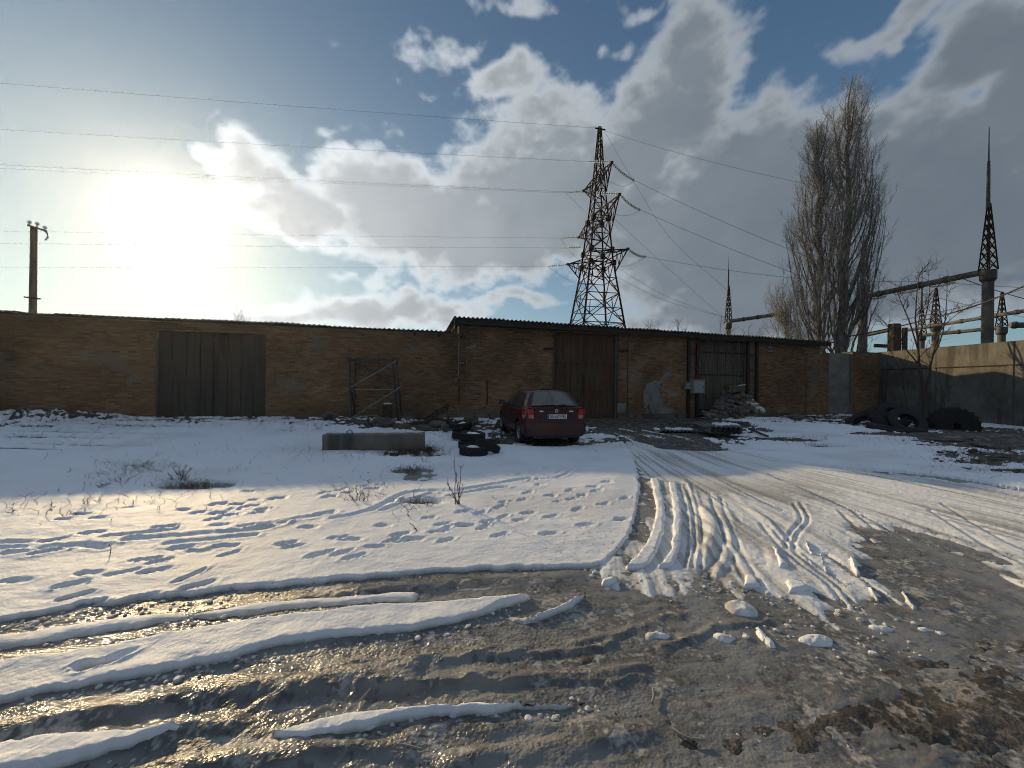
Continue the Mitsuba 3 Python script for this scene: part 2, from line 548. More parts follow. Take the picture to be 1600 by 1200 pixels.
scene.update(M)


# ---------------------------------------------------------------- terrain heights
def nz(x, y, sc, seed, oc=3):
    return fb2(np.asarray(x, float) * sc, np.asarray(y, float) * sc, oc, seed)


def sst(a, b, x):
    t = np.clip((x - a) / (b - a), 0, 1)
    return t * t * (3 - 2 * t)


def wall_dist(x, y):
    return (x - WP[0]) * WN[0] + (y - WP[1]) * WN[1]


def base(x, y):
    x, y = np.asarray(x, float), np.asarray(y, float)
    b = (nz(x, y, .22, 2, 3) - .5) * .16 * sst(2.5, 8, y)
    wd = wall_dist(x, y)
    for px_, w_, hgt in ((125, 1.5, .30), (60, .9, .16), (560, 1.2, .10)):
        s_ = SW(px_)
        q_ = (((x - WP[0]) * WD[0] + (y - WP[1]) * WD[1] - s_) / w_) ** 2 + ((wall_dist(x, y) - .7) / .7) ** 2
        b = b + hgt * np.exp(-q_) * (.6 + .8 * nz(x, y, 2.1, 9, 3))
    b = b + .16 * sst(-3, -11, x) * sst(9, 2, wd)
    b = b + .10 * sst(7, 14, x) * sst(10, 2, wd)
    return b


def gz(x, y, snow=.06):
    return float(base(np.array([x]), np.array([y]))[0]) + snow


def seg_dist(x, y, poly, closed):
    """Distance to a polyline, and (closed) whether inside."""
    best = np.full(x.shape, 1e9)
    inside = np.zeros(x.shape, bool)
    n = len(poly)
    for i in range(n if closed else n - 1):
        ax, ay = poly[i][:2]
        bx, by = poly[(i + 1) % n][:2]
        dx, dy = bx - ax, by - ay
        t = np.clip(((x - ax) * dx + (y - ay) * dy) / (dx * dx + dy * dy + 1e-12), 0, 1)
        best = np.minimum(best, (x - ax - t * dx) ** 2 + (y - ay - t * dy) ** 2)
        if closed:
            cr = ((ay > y) != (by > y)) & (x < (bx - ax) * (y - ay) / (by - ay + 1e-12) + ax)
            inside ^= cr
    return np.sqrt(best), inside


def near_mask(x, y, poly, m):
    p = np.asarray(poly)[:, :2]
    lo, hi = p.min(0) - m, p.max(0) + m
    return (x > lo[0]) & (x < hi[0]) & (y > lo[1]) & (y < hi[1])


def sdp(x, y, poly, m=.6):
    """Signed distance, positive inside, clipped to -m outside."""
    out = np.full(x.shape, -m)
    k = near_mask(x, y, poly, m)
    if k.any():
        d, ins = seg_dist(x[k], y[k], poly, True)
        out[k] = np.where(ins, d, -np.minimum(d, m))
    return out


def line_d(x, y, poly, m=.5):
    out = np.full(x.shape, m)
    k = near_mask(x, y, poly, m)
    if k.any():
        out[k] = np.minimum(seg_dist(x[k], y[k], poly, False)[0], m)
    return out


def spline(pts, per=8):
    p = np.asarray(pts, float)
    if len(p) < 3:
        return p
    q = np.vstack([2 * p[0] - p[1], p, 2 * p[-1] - p[-2]])
    out = []
    for i in range(len(p) - 1):
        t = np.linspace(0, 1, per, endpoint=False)[:, None]
        a, b, c, d = q[i:i + 4]
        out.append(.5 * (2 * b + (c - a) * t + (2 * a - 5 * b + 4 * c - d) * t ** 2 + (3 * b - a - 3 * c + d) * t ** 3))
    return np.vstack(out + [p[-1:]])


def GP(pts, per=0):
    g = np.array([G(*p)[:2] for p in pts])
    return spline(g, per) if per else g


FIELD = np.vstack([GP([(-500, 1055), (0, 980), (100, 963), (220, 946), (360, 931), (500, 918), (650, 904), (800, 896), (925, 893), (955, 882), (980, 852), (997, 808), (1003, 772), (999, 738), (987, 706), (968, 686), (935, 668)], 5),
                   [W(SW(905), .0)[:2], W(-60, 0)[:2]]])
RIGHT = np.vstack([GP([(1085, 686), (1150, 706), (1250, 726), (1340, 738), (1480, 752), (1600, 772), (2000, 850)], 5),
                   [[23.5, 6], [23, 24], W(16, 0)[:2], W(12.5, 0)[:2]], GP([(1175, 664)])])
PACKED = np.vstack([GP([(930, 664), (985, 705), (1003, 770), (1000, 806), (940, 893), (1000, 915), (1090, 936), (1165, 950), (1270, 950), (1370, 935), (1345, 880), (1365, 838), (1430, 836), (1520, 868), (1600, 905), (1750, 980), (2100, 900), (1600, 768), (1340, 737), (1150, 704), (1040, 672)], 4)])
ISLANDS = [  # snow left standing between the ruts
    [(-300, 1118), (0, 1042), (140, 1022), (270, 998), (420, 974), (600, 953), (760, 942), (842, 937), (800, 952), (740, 972), (680, 988), (600, 999), (500, 1008), (420, 1020), (380, 1030), (370, 1036), (300, 1050), (235, 1063), (120, 1084), (0, 1108), (-300, 1180)],
    [(405, 1168), (450, 1146), (520, 1128), (610, 1117), (700, 1110), (830, 1105), (950, 1102), (925, 1113), (840, 1118), (770, 1127), (690, 1131), (610, 1140), (540, 1156), (470, 1166)],
    [(-250, 1280), (-200, 1225), (0, 1172), (120, 1158), (230, 1146), (310, 1141), (250, 1166), (170, 1186), (60, 1225)],
    [(805, 980), (850, 962), (905, 938), (922, 937), (895, 955), (860, 970), (822, 982)],
    [(935, 913), (955, 908), (975, 911), (958, 922), (938, 922)],
    [(1014, 748), (1022, 790), (1018, 830), (1002, 862), (974, 893), (1007, 894), (1028, 872), (1038, 838), (1041, 800), (1031, 748)],
    [(1042, 752), (1049, 800), (1047, 850), (1039, 875), (1024, 893), (1050, 893), (1062, 872), (1067, 840), (1068, 800), (1058, 752)],
    [(1160, 903), (1180, 902), (1191, 924), (1158, 928)], [(1222, 912), (1256, 914), (1268, 930), (1230, 937)], [(1352, 922), (1366, 922), (1379, 948), (1366, 950)], [(1402, 927), (1413, 926), (1437, 958), (1424, 962)],
    [(1320, 877), (1335, 877), (1351, 905), (1336, 907)], [(1201, 852), (1207, 851), (1237, 893), (1214, 899)], [(1276, 870), (1285, 868), (1298, 905), (1285, 904)], [(1254, 848), (1263, 848), (1273, 872), (1263, 874)],
    [(985, 917), (1010, 905), (1030, 897), (1018, 910), (995, 921)],
]
RUTS = GP([(1000, 745), (1010, 790), (1003, 845), (965, 893), (975, 912), (1050, 905), (1066, 870), (1070, 800), (1060, 745)])
BLOCKS = [(1158, 958, 24, 14, .06), (1133, 1003, 26, 12, .06), (1275, 1008, 34, 12, .05), (1198, 1005, 10, 20, .05), (1025, 1002, 34, 7, .03), (1385, 988, 22, 7, .02), (1458, 993, 24, 7, .022), (820, 975, 34, 9, .03)]
RIDGES = [  # (points, half width, height): snow and slush squeezed up beside the ruts
    ([(-100, 1022), (0, 1007), (150, 986), (330, 963), (480, 948), (640, 936)], .075, .055),
    ([(720, 925), (820, 916), (905, 911)], .05, .03),
    ([(1095, 790), (1113, 828), (1106, 860), (1085, 890)], .06, .05),
    ([(1123, 800), (1141, 840), (1131, 880), (1098, 926)], .035, .035),
    ([(1065, 745), (1082, 770), (1093, 800)], .04, .03), ([(1110, 770), (1135, 800), (1150, 830)], .04, .03),
    ([(1160, 790), (1200, 820), (1218, 848)], .05, .045), ([(1195, 850), (1210, 880), (1214, 900)], .04, .04),
    ([(1335, 738), (1420, 752), (1520, 770), (1640, 796)], .11, .05), ([(1400, 738), (1500, 752), (1640, 772)], .09, .04),
    ([(1490, 804), (1550, 822), (1640, 848)], .10, .05), ([(1270, 755), (1340, 772), (1400, 788)], .08, .03), ([(1540, 890), (1600, 918), (1660, 945)], .05, .05),
    ([(890, 996), (950, 978), (1020, 955)], .025, .014), ([(1010, 1006), (1045, 1000)], .025, .03),
    ([(1140, 770), (1170, 792)], .05, .03), ([(1280, 835), (1310, 862)], .03, .03), ([(1240, 852), (1266, 880)], .03, .035), ([(1350, 930), (1372, 955)], .03, .03),
]
TREADS = [[(1062, 757), (1072, 800), (1076, 850), (1070, 890)], [(1070, 757), (1082, 800), (1086, 850), (1082, 890)], [(1079, 757), (1092, 800), (1097, 850), (1094, 890)],
          [(1188, 822), (1230, 870), (1290, 915), (1320, 950)], [(1196, 820), (1240, 868), (1302, 915), (1338, 955)], [(1206, 820), (1252, 868), (1315, 915)],
          [(1240, 790), (1252, 815), (1235, 838), (1228, 862), (1250, 885)], [(1250, 788), (1263, 815), (1246, 840), (1240, 862), (1262, 885)],
          [(1110, 780), (1130, 840), (1160, 905), (1180, 930)], [(1125, 780), (1150, 850), (1190, 920)], [(1310, 800), (1360, 850), (1420, 920)], [(1330, 800), (1390, 850), (1450, 905)],
          [(1050, 730), (1110, 775), (1140, 800)], [(1080, 720), (1170, 775), (1220, 800)], [(1290, 870), (1350, 912), (1400, 950)], [(1200, 740), (1330, 800), (1420, 850)],
          [(1015, 735), (1040, 760)], [(1450, 800), (1530, 850), (1610, 890)], [(1470, 790), (1560, 845), (1650, 885)]]
FOOT_A = [(80, 853), (430, 817), (345, 870), (365, 925), (600, 810), (705, 748), (770, 758), (745, 805), (915, 830), (955, 872), (680, 928), (870, 695), (960, 708), (1110, 720), (300, 550), (260, 650), (445, 617), (1030, 548), (1110, 527), (1065, 577), (1145, 476), (1200, 413), (1262, 410), (1225, 456), (1060, 475), (1135, 500), (1215, 484), (885, 505), (970, 515), (1055, 517), (1245, 515), (1270, 500), (1335, 445), (1485, 590), (1535, 728), (1380, 672), (1410, 688), (470, 545), (395, 522), (855, 580), (780, 590), (640, 495), (430, 955), (1085, 685)]
FOOT_B = [(25, 540), (320, 605), (90, 665), (155, 678), (400, 652), (365, 680), (430, 680), (475, 675), (275, 715), (110, 748), (172, 767), (10, 750), (550, 565), (620, 597), (625, 622), (590, 638), (725, 602), (820, 610), (840, 583), (720, 535), (805, 540), (895, 510), (933, 485), (1020, 472), (1000, 578), (905, 650), (1150, 643), (1155, 555), (1335, 600), (1290, 517), (1420, 490), (1195, 478), (1155, 450), (1250, 423), (1310, 447), (1265, 464), (1385, 428), (1365, 407), (1435, 381), (1525, 458), (1515, 567), (918, 560), (1042, 538), (1103, 395), (1038, 435), (637, 680), (30, 437), (95, 424), (150, 410), (220, 402), (270, 415), (310, 393), (50, 455), (150, 435), (1060, 325), (1005, 345), (920, 300), (1130, 310), (1010, 262)]
FEET = [(x * .325, 640 + y * .325) for x, y in FOOT_A] + [(500 + x * .3125, 640 + y * .3125) for x, y in FOOT_B] + [(150, 1050), (165, 1046)]
TRAILS = [([(162, 848), (215, 842), (270, 835)], .07, .055), ([(200, 853), (290, 845), (400, 835), (440, 826)], .08, .06), ([(260, 860), (330, 852), (396, 846)], .06, .05), ([(374, 831), (440, 822), (520, 808)], .07, .055), ([(410, 828), (500, 815)], .05, .04),
          ([(-20, 858), (45, 855)], .06, .055), ([(10, 874), (60, 868), (100, 862), (165, 864)], .07, .055), ([(55, 876), (110, 866)], .05, .04), ([(-20, 866), (80, 864)], .05, .04),
          ([(520, 818), (584, 803), (631, 778), (675, 774), (703, 774), (750, 768), (828, 754)], .075, .055), ([(600, 805), (640, 790), (680, 776)], .06, .045), ([(700, 782), (760, 772), (795, 768)], .05, .04), ([(828, 757), (875, 751), (900, 735)], .05, .035), ([(870, 745), (920, 725), (960, 718)], .05, .03)]
BARE = [(645, 712, .55, .25, .9), (650, 704, .5, .2, .8), (640, 740, .28, .12, 1.), (660, 748, .2, .1, .8), (300, 764, .32, .10, 1.), (335, 760, .22, .10, .8), (660, 753, .2, .08, .7), (655, 790, .2, .07, .6),
        (1010, 676, 1.6, .8, 1.1), (1060, 690, 1.5, .5, 1.1), (1000, 662, 2.0, .9, 1.2), (1080, 700, .7, .3, .9), (955, 662, 1.2, 1.0, 1.), (1100, 668, 2.0, 1.0, 1.), (1130, 682, 1.2, .5, .7),
        (1240, 687, .55, .25, 1.1), (1215, 683, .5, .2, .9), (1285, 697, .4, .16, .8), (1290, 655, 3.0, .8, 1.2), (1210, 652, 3.0, .7, 1.), (1360, 664, 2.4, .9, 1.3), (1420, 682, 1.4, .45, 1.2), (1500, 672, 2.2, .9, 1.3), (1580, 680, 2.4, 1.0, 1.3),
        (1530, 700, 1.2, .4, 1.1), (1580, 715, 1.1, .35, 1.2), (1540, 725, .7, .2, .9), (1590, 738, .6, .2, 1.), (1620, 700, 1.2, .6, 1.2), (1640, 722, 1., .4, 1.2), (1480, 692, .8, .25, .8),
        (850, 690, 1.0, .55, 1.1), (830, 680, 1.0, .8, 1.1), (800, 690, .35, .2, .8), (770, 690, .4, .5, .55), (690, 668, 1.3, .9, .75), (640, 668, 1.5, .5, .7), (600, 664, 1.2, .5, .8), (560, 658, 1.4, .6, .8), (740, 664, 1.0, .7, .9), (700, 660, 1.2, .6, .9),
        (100, 663, 1.3, .35, .6), (70, 690, 1.6, .10, .75), (150, 684, 1.8, .09, .7), (200, 672, 1.6, .12, .7), (30, 675, 1., .12, .8), (250, 664, 1.5, .1, .8), (330, 662, 1.8, .25, .9), (60, 660, .8, .2, .8), (440, 660, 1.5, .25, .6), (20, 705, .9, .06, .6), (120, 700, 1.2, .06, .6)]
BARE = [(*G(a, b)[:2], c, d, e) for a, b, c, d, e in BARE]


def fresh_height(x, y):
    wx = (nz(x, y, 9, 41, 3) - .5) * .10 + (nz(x, y, 38, 42, 2) - .5) * .035
    wy = (nz(x, y, 9, 43, 3) - .5) * .10 + (nz(x, y, 38, 46, 2) - .5) * .035
    xs, ys = x + wx, y + wy
    b = base(x, y)
    sd = np.maximum(sdp(x + wx * .6, y + wy * .6, FIELD), sdp(xs, ys, RIGHT))
    isl = np.full(x.shape, -.6)
    for p in ISLANDS:
        small = len(p) < 7
        isl = np.maximum(isl, sdp(x + wx * (.3 if small else .4), y + wy * (.3 if small else .4), GP(p, 0 if small else 4)))
    d = .060 + (nz(x, y, .9, 5, 4) - .5) * .035 + (nz(x * .7, y * 2.2, 2.2, 6, 3) - .5) * .018
    rag = nz(x, y, 3.5, 45, 3)
    edge = np.maximum(sst(-.012, .03 + .05 * rag, sd), sst(-.010, .016 + .030 * rag, isl) * (.8 + .3 * rag))
    lip = .004 * np.exp(-((np.maximum(sd, isl) - .05) / .06) ** 2)
    h = -.06 + (d * np.where(isl > sd, 1.0, .70 + .30 * sst(0, .45, sd)) + .06 + lip) * edge
    for pts, wdt, ht in RIDGES[:2]:
        poly = GP(pts, 6)
        dd = line_d(x + wx * .3, y + wy * .3, poly, .5)
        wv = wdt * (.45 + 1.2 * nz(x, y, 4.5, 52, 3))
        h = np.maximum(h, (ht * (.35 + .7 * nz(x, y, 2.6, 51, 3)) + .06) * np.exp(-(dd / (wv * 1.2)) ** 4.0) - .06)
    # footprints and trails
    for i, (px, py) in enumerate(FEET):
        c = G(px, py)
        r = np.random.default_rng(100 + i)
        ang = math.radians(r.normal(24, 16))
        L, Wd = r.uniform(.095, .13), r.uniform(.033, .044)
        if c[1] > 5.5:
            Wd *= 1.15
        k = (np.abs(x - c[0]) < .4) & (np.abs(y - c[1]) < .4)
        qx, qy = x[k] + wx[k] * .22 - c[0], y[k] + wy[k] * .22 - c[1]
        u = qx * math.cos(ang) + qy * math.sin(ang)
        v = -qx * math.sin(ang) + qy * math.cos(ang)
        q = np.sqrt((u / L) ** 2 + (v / (Wd * (1 - .18 * np.cos(u / L * 4)))) ** 2)
        dep = r.uniform(.018, .036)
        h[k] = h[k] - dep * sst(1.10, .70, q) * (.7 + .3 * np.cos(u / L * 2.2 + 1)) + .006 * np.exp(-((q - 1.25) / .18) ** 2) * (.3 + 1.4 * nz(x[k], y[k], 22, 44, 2))
    for pts, wdt, dep in TRAILS:
        dd = line_d(x + wx * .5, y + wy * .5, GP(pts, 5), .5)
        poly = GP(pts, 5)
        h = h - dep * .38 * sst(wdt * .75, wdt * .25, dd) * (.45 + .9 * nz(x, y, 3.2, 61, 2)) + .010 * np.exp(-((dd - wdt * 1.1) / .03) ** 2)
    pat = nz(x, y, 2.4, 71, 4)
    pat2 = nz(x, y, 9, 72, 3)
    for cx, cy, rx, ry, st in BARE:
        k = (np.abs(x - cx) < 3 * rx) & (np.abs(y - cy) < 3 * ry)
        q = ((x[k] - cx) / rx) ** 2 + ((y[k] - cy) / ry) ** 2
        h[k] = h[k] - .23 * st * np.exp(-.7 * q) * (.15 + 1.0 * sst(.33, .58, pat[k] * .5 + pat2[k] * .5))
    # thin scatter of bare spots near the buildings
    wd = wall_dist(x, y)
    h = h - .13 * sst(5.5, .3, wd) * sst(.47, .62, pat * .5 + pat2 * .5)
    return b + h


def packed_height(x, y):
    a, r = np.arctan2(x - FAN[0], FAN[1] - y), np.hypot(x - FAN[0], y - FAN[1])
    xs, ys = x + (nz(x, y, 5, 81, 3) - .5) * .5, y + (nz(x, y, 5, 83, 3) - .5) * .5
    sd = sdp(xs, ys, PACKED, 1.0)
    st = fb2(a * 46, r * .30, 3, 85)
    st2 = fb2(a * 170, r * .5, 3, 86)
    h = .032 + .016 * (st - .5) + .010 * (st2 - .5) + .010 * (nz(x, y, 16, 87, 3) - .5)
    h = h + .05 * sst(-.60, .45, sd + .35 * (st2 - .5) + .35 * (st - .5) + .5 * (nz(x, y, 5, 88, 4) - .5)) - .05
    h = np.where(sd > -.9, h, -.08)
    for cx, cy, rx, ry, stg in BARE:                       # the muddy drive below the rusty gate
        if .5 < cx < 9 and cy > 8.5:
            k = (np.abs(x - cx) < 3 * rx) & (np.abs(y - cy) < 3 * ry)
            q = ((x[k] - cx) / rx) ** 2 + ((y[k] - cy) / ry) ** 2
            h[k] = h[k] - .13 * stg * np.exp(-.7 * q) * (.25 + sst(.36, .56, st[k] * .7 + st2[k] * .3))
    wx = (nz(x, y, 9, 41, 3) - .5) * .10
    wy = (nz(x, y, 9, 43, 3) - .5) * .10
    for px, py, rx, ry, ht in BLOCKS:
        c, ex, ey = G(px, py), G(px + rx, py), G(px, py - ry)
        hx, hy = abs(ex[0] - c[0]) * .8, abs(ey[1] - c[1]) * .75
        k = (np.abs(x - c[0]) < hx * 3) & (np.abs(y - c[1]) < hy * 3)
        q = ((x[k] + wx[k] - c[0]) / hx) ** 2 + ((y[k] + wy[k] - c[1] - hy * .3) / hy) ** 2
        b_ = np.exp(-.55 * q ** 1.3)
        h[k] = np.maximum(h[k], (ht * .5 + .024) * b_ * (.45 + 1.0 * nz(x[k], y[k], 8, 48, 3)) + .018 * (nz(x[k], y[k], 24, 49, 3) - .5) * b_ - .05 * sst(.8, 3.0, q))
    for pts, wdt, ht in RIDGES[2:]:
        poly = GP(pts, 6)
        dd = line_d(x + wx * .12, y + wy * .12, poly, .5)
        ends = sst(0, .35, np.minimum(np.hypot(x - poly[0][0], y - poly[0][1]), np.hypot(x - poly[-1][0], y - poly[-1][1])))
        wv = wdt * (.6 + .6 * nz(x, y, 3.5, 52, 3))
        h = h + ht * (.62 if wdt < .07 and ht > .045 else .36) * ends * (.5 + .8 * nz(x, y, 2.6, 51, 3)) * np.exp(-(dd / wv) ** 4.0) - .006 * np.exp(-((dd - wdt * 1.9) / (wdt * .6)) ** 2) * ends
    h = h - .005 * sst(-.05, .12, sdp(x, y, RUTS))
    for pts in TREADS:
        dd = line_d(x, y, GP(pts, 6), .3)
        h = h - .011 * sst(.028, .008, dd) + .004 * np.exp(-((dd - .04) / .016) ** 2)
    return base(x, y) + h


MUDS = [(1155, 1042, .16, .10, 1.), (1075, 1035, .14, .06, .9), (700, 1052, .42, .06, 1.), (900, 1042, .4, .05, 1.), (1000, 1065, .25, .05, .9), (640, 1180, .12, .09, .9), (600, 1090, .1, .06, .8), (1250, 1150, .9, .16, .9), (1480, 1150, .7, .22, .9), (1500, 1050, .7, .25, .7), (1350, 1110, .4, .12, .7),
        (1560, 980, .6, .4, .8), (1560, 900, .8, .35, .4), (40, 1018, .42, .05, .9), (1100, 1180, .5, .1, .8), (930, 1030, .3, .05, .8), (1600, 1120, .6, .3, 1.), (780, 1012, .5, .05, .7), (1020, 1140, .22, .07, .7), (1080, 1010, .3, .06, .7)]
MUDS = [(*G(a, b)[:2], c, d, e) for a, b, c, d, e in MUDS]
SLUSH = [([(-100, 1165), (0, 1150), (150, 1122), (300, 1096), (440, 1080), (560, 1066), (640, 1055)], .085, .05), ([(500, 1052), (600, 1042), (760, 1030), (900, 1024), (960, 1012)], .03, .03), ([(560, 1085), (700, 1068), (860, 1060), (1010, 1052)], .045, .028), ([(620, 1076), (800, 1072), (1010, 1068)], .02, .02),
         ([(-60, 1192), (100, 1172), (260, 1150), (360, 1135)], .05, .03), ([(300, 1200), (480, 1180), (640, 1172)], .06, .03), ([(650, 1150), (800, 1140), (950, 1140)], .05, .02), ([(0, 1128), (200, 1096), (400, 1060), (560, 1035)], .04, .014), ([(700, 1195), (900, 1170), (1010, 1150)], .05, .025),
         ([(560, 930), (700, 918), (900, 903)], .10, .03), ([(300, 965), (520, 935), (700, 920)], .06, .025), ([(900, 1010), (1000, 985), (1060, 965)], .04, .02), ([(1040, 1020), (1120, 985), (1200, 975)], .03, .02)]


def ice_height(x, y):
    u, v = x * math.cos(TR) + y * math.sin(TR), -x * math.sin(TR) + y * math.cos(TR)
    h = .018 + .012 * (fb2(u * 1.5, v * 13, 4, 91) - .5) + .008 * (nz(x, y, 17, 92, 4) - .5)
    h = h + .016 * sst(.45, .7, nz(x, y, 1.6, 93, 3)) * (nz(x, y, 26, 94, 3) - .35)
    for pts, wdt, ht in SLUSH:
        dd = line_d(x + (nz(x, y, 8, 95, 2) - .5) * .08, y + (nz(x, y, 8, 96, 2) - .5) * .08, GP(pts, 6), .4)
        h = h + ht * .8 * sst(wdt * 1.5, 0, dd) * (.55 + .7 * nz(x, y, 5, 97, 3))
    return base(x, y) + h - .10 * sst(7.5, 9.5, y + .1 * x) - .018 * sst(.05, .7, sdp(x, y, PACKED, 1.0))


def mud_height(x, y):
    h = -.008 + .024 * (nz(x, y, 1.2, 101, 4) - .5) + .030 * (fb2((x + y * .5) * 2.6, (y - x * .5) * 7.5, 4, 103) - .5) + .022 * (nz(x, y, 11, 102, 5) - .5)
    for cx, cy, rx, ry, st in MUDS:
        k = (np.abs(x - cx) < 3 * rx) & (np.abs(y - cy) < 3 * ry)
        q = ((x[k] - cx) / rx) ** 2 + ((y[k] - cy) / ry) ** 2
        h[k] = h[k] + .015 * st * np.exp(-.7 * q)
    return base(x, y) + h


def grid(ys, tmax, cols, hf, k0=2.4, trim=None, warp=.75):
    t = np.linspace(-1, 1, cols)
    t = tmax * (warp * t + (1 - warp) * t ** 3)
    Yg, Tg = np.meshgrid(ys, t, indexing='ij')
    Xg = Tg * (Yg + k0)
    x, y = Xg.ravel(), Yg.ravel()
    z = hf(x, y)
    r, c = Yg.shape
    i, j = np.meshgrid(np.arange(r - 1), np.arange(c - 1), indexing='ij')
    o = (i * c + j).ravel()
    f = np.vstack([np.stack([o, o + 1, o + c + 1], -1), np.stack([o, o + c + 1, o + c], -1)])
    if trim is not None:
        keep = trim(x, y, z)
        f = f[keep[f].any(1)]
        used = np.zeros(len(x), bool)
        used[f.ravel()] = True
        idx = np.cumsum(used) - 1
        return np.stack([x, y, z], -1)[used], idx[f]
    return np.stack([x, y, z], -1), f


def rows(y0, y1, k, lo, hi, p=1.55):
    out = [y0]
    while out[-1] < y1:
        out.append(out[-1] + min(max(k * (max(out[-1], .3) / 2) ** p, lo), hi))
    return np.array(out)


mud_v, mud_f = grid(np.concatenate([np.linspace(-6, .5, 20), rows(.6, 30, .017, .011, .35)]), 1.7, 620, mud_height, 2.4)
# the same sheet runs on, coarse, to the horizon
xs_, ys_ = np.meshgrid(np.concatenate([-np.geomspace(2500, 40, 22), np.linspace(-36, 36, 25), np.geomspace(40, 2500, 22)]), np.concatenate([np.linspace(-300, -6, 10), np.linspace(0, 30, 12), np.geomspace(34, 2500, 26)]), indexing='ij')
fx, fy = xs_.ravel(), ys_.ravel()
far_z = np.where((np.abs(fx) < 1.7 * (fy + 2.4) - .5) & (fy > -5.9) & (fy < 30), -.5, -.12) + 0 * fx
far_z = np.where((fy > 33), .0, far_z)
n1, n2 = xs_.shape
i, j = np.meshgrid(np.arange(n1 - 1), np.arange(n2 - 1), indexing='ij')
o = (i * n2 + j).ravel()
far_f = np.vstack([np.stack([o, o + n2, o + n2 + 1], -1), np.stack([o, o + n2 + 1, o + 1], -1)])
setting('ground', cat([(mud_v, mud_f), (np.stack([fx, fy, far_z], -1), far_f)]), 'mud_skin', True)

ice_v, ice_f = grid(rows(.5, 11, .017, .011, .2), 1.7, 560, ice_height, 2.4, trim=lambda x, y, z: z > mud_height(x, y) - .012)
setting('road_ice', (ice_v, ice_f), 'ice_skin', True)
pk_v, pk_f = grid(rows(1.5, 18, .014, .012, .2), 1.55, 820, packed_height, 2.4, trim=lambda x, y, z: z > base(x, y) - .03)
setting('packed_snow', (pk_v, pk_f), 'packed_skin', True)
fs_v, fs_f = grid(np.concatenate([np.linspace(-2, .8, 8), rows(.9, 29, .0125, .0095, .16, 1.5)]), 1.62, 1040, fresh_height, 2.4, trim=lambda x, y, z: z > base(x, y) - .035)
setting('snow', (fs_v, fs_f), 'snow_skin', True)

# ---------------------------------------------------------------- brick buildings


def wbox(s0, s1, d0, d1, z0, z1):
    return obox(W((s0 + s1) / 2, (d0 + d1) / 2, (z0 + z1) / 2), WD * (s1 - s0) / 2, WN * (d1 - d0) / 2, Z * (z1 - z0) / 2)


def wbeam(a, b, w, h=None):
    return beam(W(*a), W(*b), w, h, WN if abs(a[0] - b[0]) + abs(a[1] - b[1]) < 1e-6 else Z)


FB = np.array([[0, 1, 3], [0, 3, 2], [4, 6, 7], [4, 7, 5], [0, 4, 5], [0, 5, 1], [2, 3, 7], [2, 7, 6], [0, 2, 6], [0, 6, 4], [1, 5, 7], [1, 7, 3]])


def bricks(holder, s0, s1, z0, z1, holes, d=0.0, most=300, seed=3):
    """Every brick of the face: the ones that show largest as parts, the rest as one part."""
    r = np.random.default_rng(seed)
    out = []
    for c in range(int(math.floor(z0 / BH)), int(math.ceil(z1 / BH))):
        za, zb = max(c * BH, z0), min((c + 1) * BH, z1)
        if zb - za < .02:
            continue
        odd = c % 2
        for b in range(int(math.floor(s0 / BL + .5 * odd)), int(math.floor(s1 / BL + .5 * odd)) + 1):
            sp = [(max((b - .5 * odd) * BL, s0), min((b + 1 - .5 * odd) * BL, s1))]
            for h0, h1, hz0, hz1 in holes:
                if zb > hz0 + .01 and za < hz1 - .01:
                    nx = []
                    for a_, b_ in sp:
                        if b_ <= h0 or a_ >= h1:
                            nx.append((a_, b_))
                        else:
                            if a_ < h0:
                                nx.append((a_, h0))
                            if b_ > h1:
                                nx.append((h1, b_))
                    sp = nx
            for a_, b_ in sp:
                if b_ - a_ > .03 and r.random() > .004:
                    out.append((a_ + .005, b_ - .005, za + .005, zb - .005, d + .009 + r.normal(0, .0022), r.normal(0, .0012)))
    ms, size = [], []
    for a_, b_, za, zb, dd, tz in out:
        v, f = wbox(a_, b_, d - .01, dd, za + tz, zb + tz)
        ms.append((v, f))
        p = W((a_ + b_) / 2, d, za)
        u = p[0] / p[1]
        size.append((b_ - a_) * abs(WD[0] - u * WD[1]) / p[1] * (abs(u) < 1.31) * (za > .25))
    order = np.argsort(-np.array(size), kind='stable')
    for i in order[:most]:
        part(holder, 'brick', ms[i], 'brick_skin')
    rest = [ms[i] for i in order[most:]]
    if rest:
        part(holder, 'brickwork', cat(rest), 'brick_skin', kind='stuff')


def walls(s0, s1, z1, holes, d0=-.30, d1=0.0):
    """The masonry behind the bricks, with openings that reach the ground."""
    ms, at = [], s0
    for h0, h1, hz0, hz1 in sorted(holes):
        ms.append(wbox(at, h0, d0, d1, -.4, z1))
        if hz1 < z1 - .02:
            ms.append(wbox(h0, h1, d0, d1, hz1, z1))
        at = h1
    ms.append(wbox(at, s1, d0, d1, -.4, z1))
    return cat(ms)


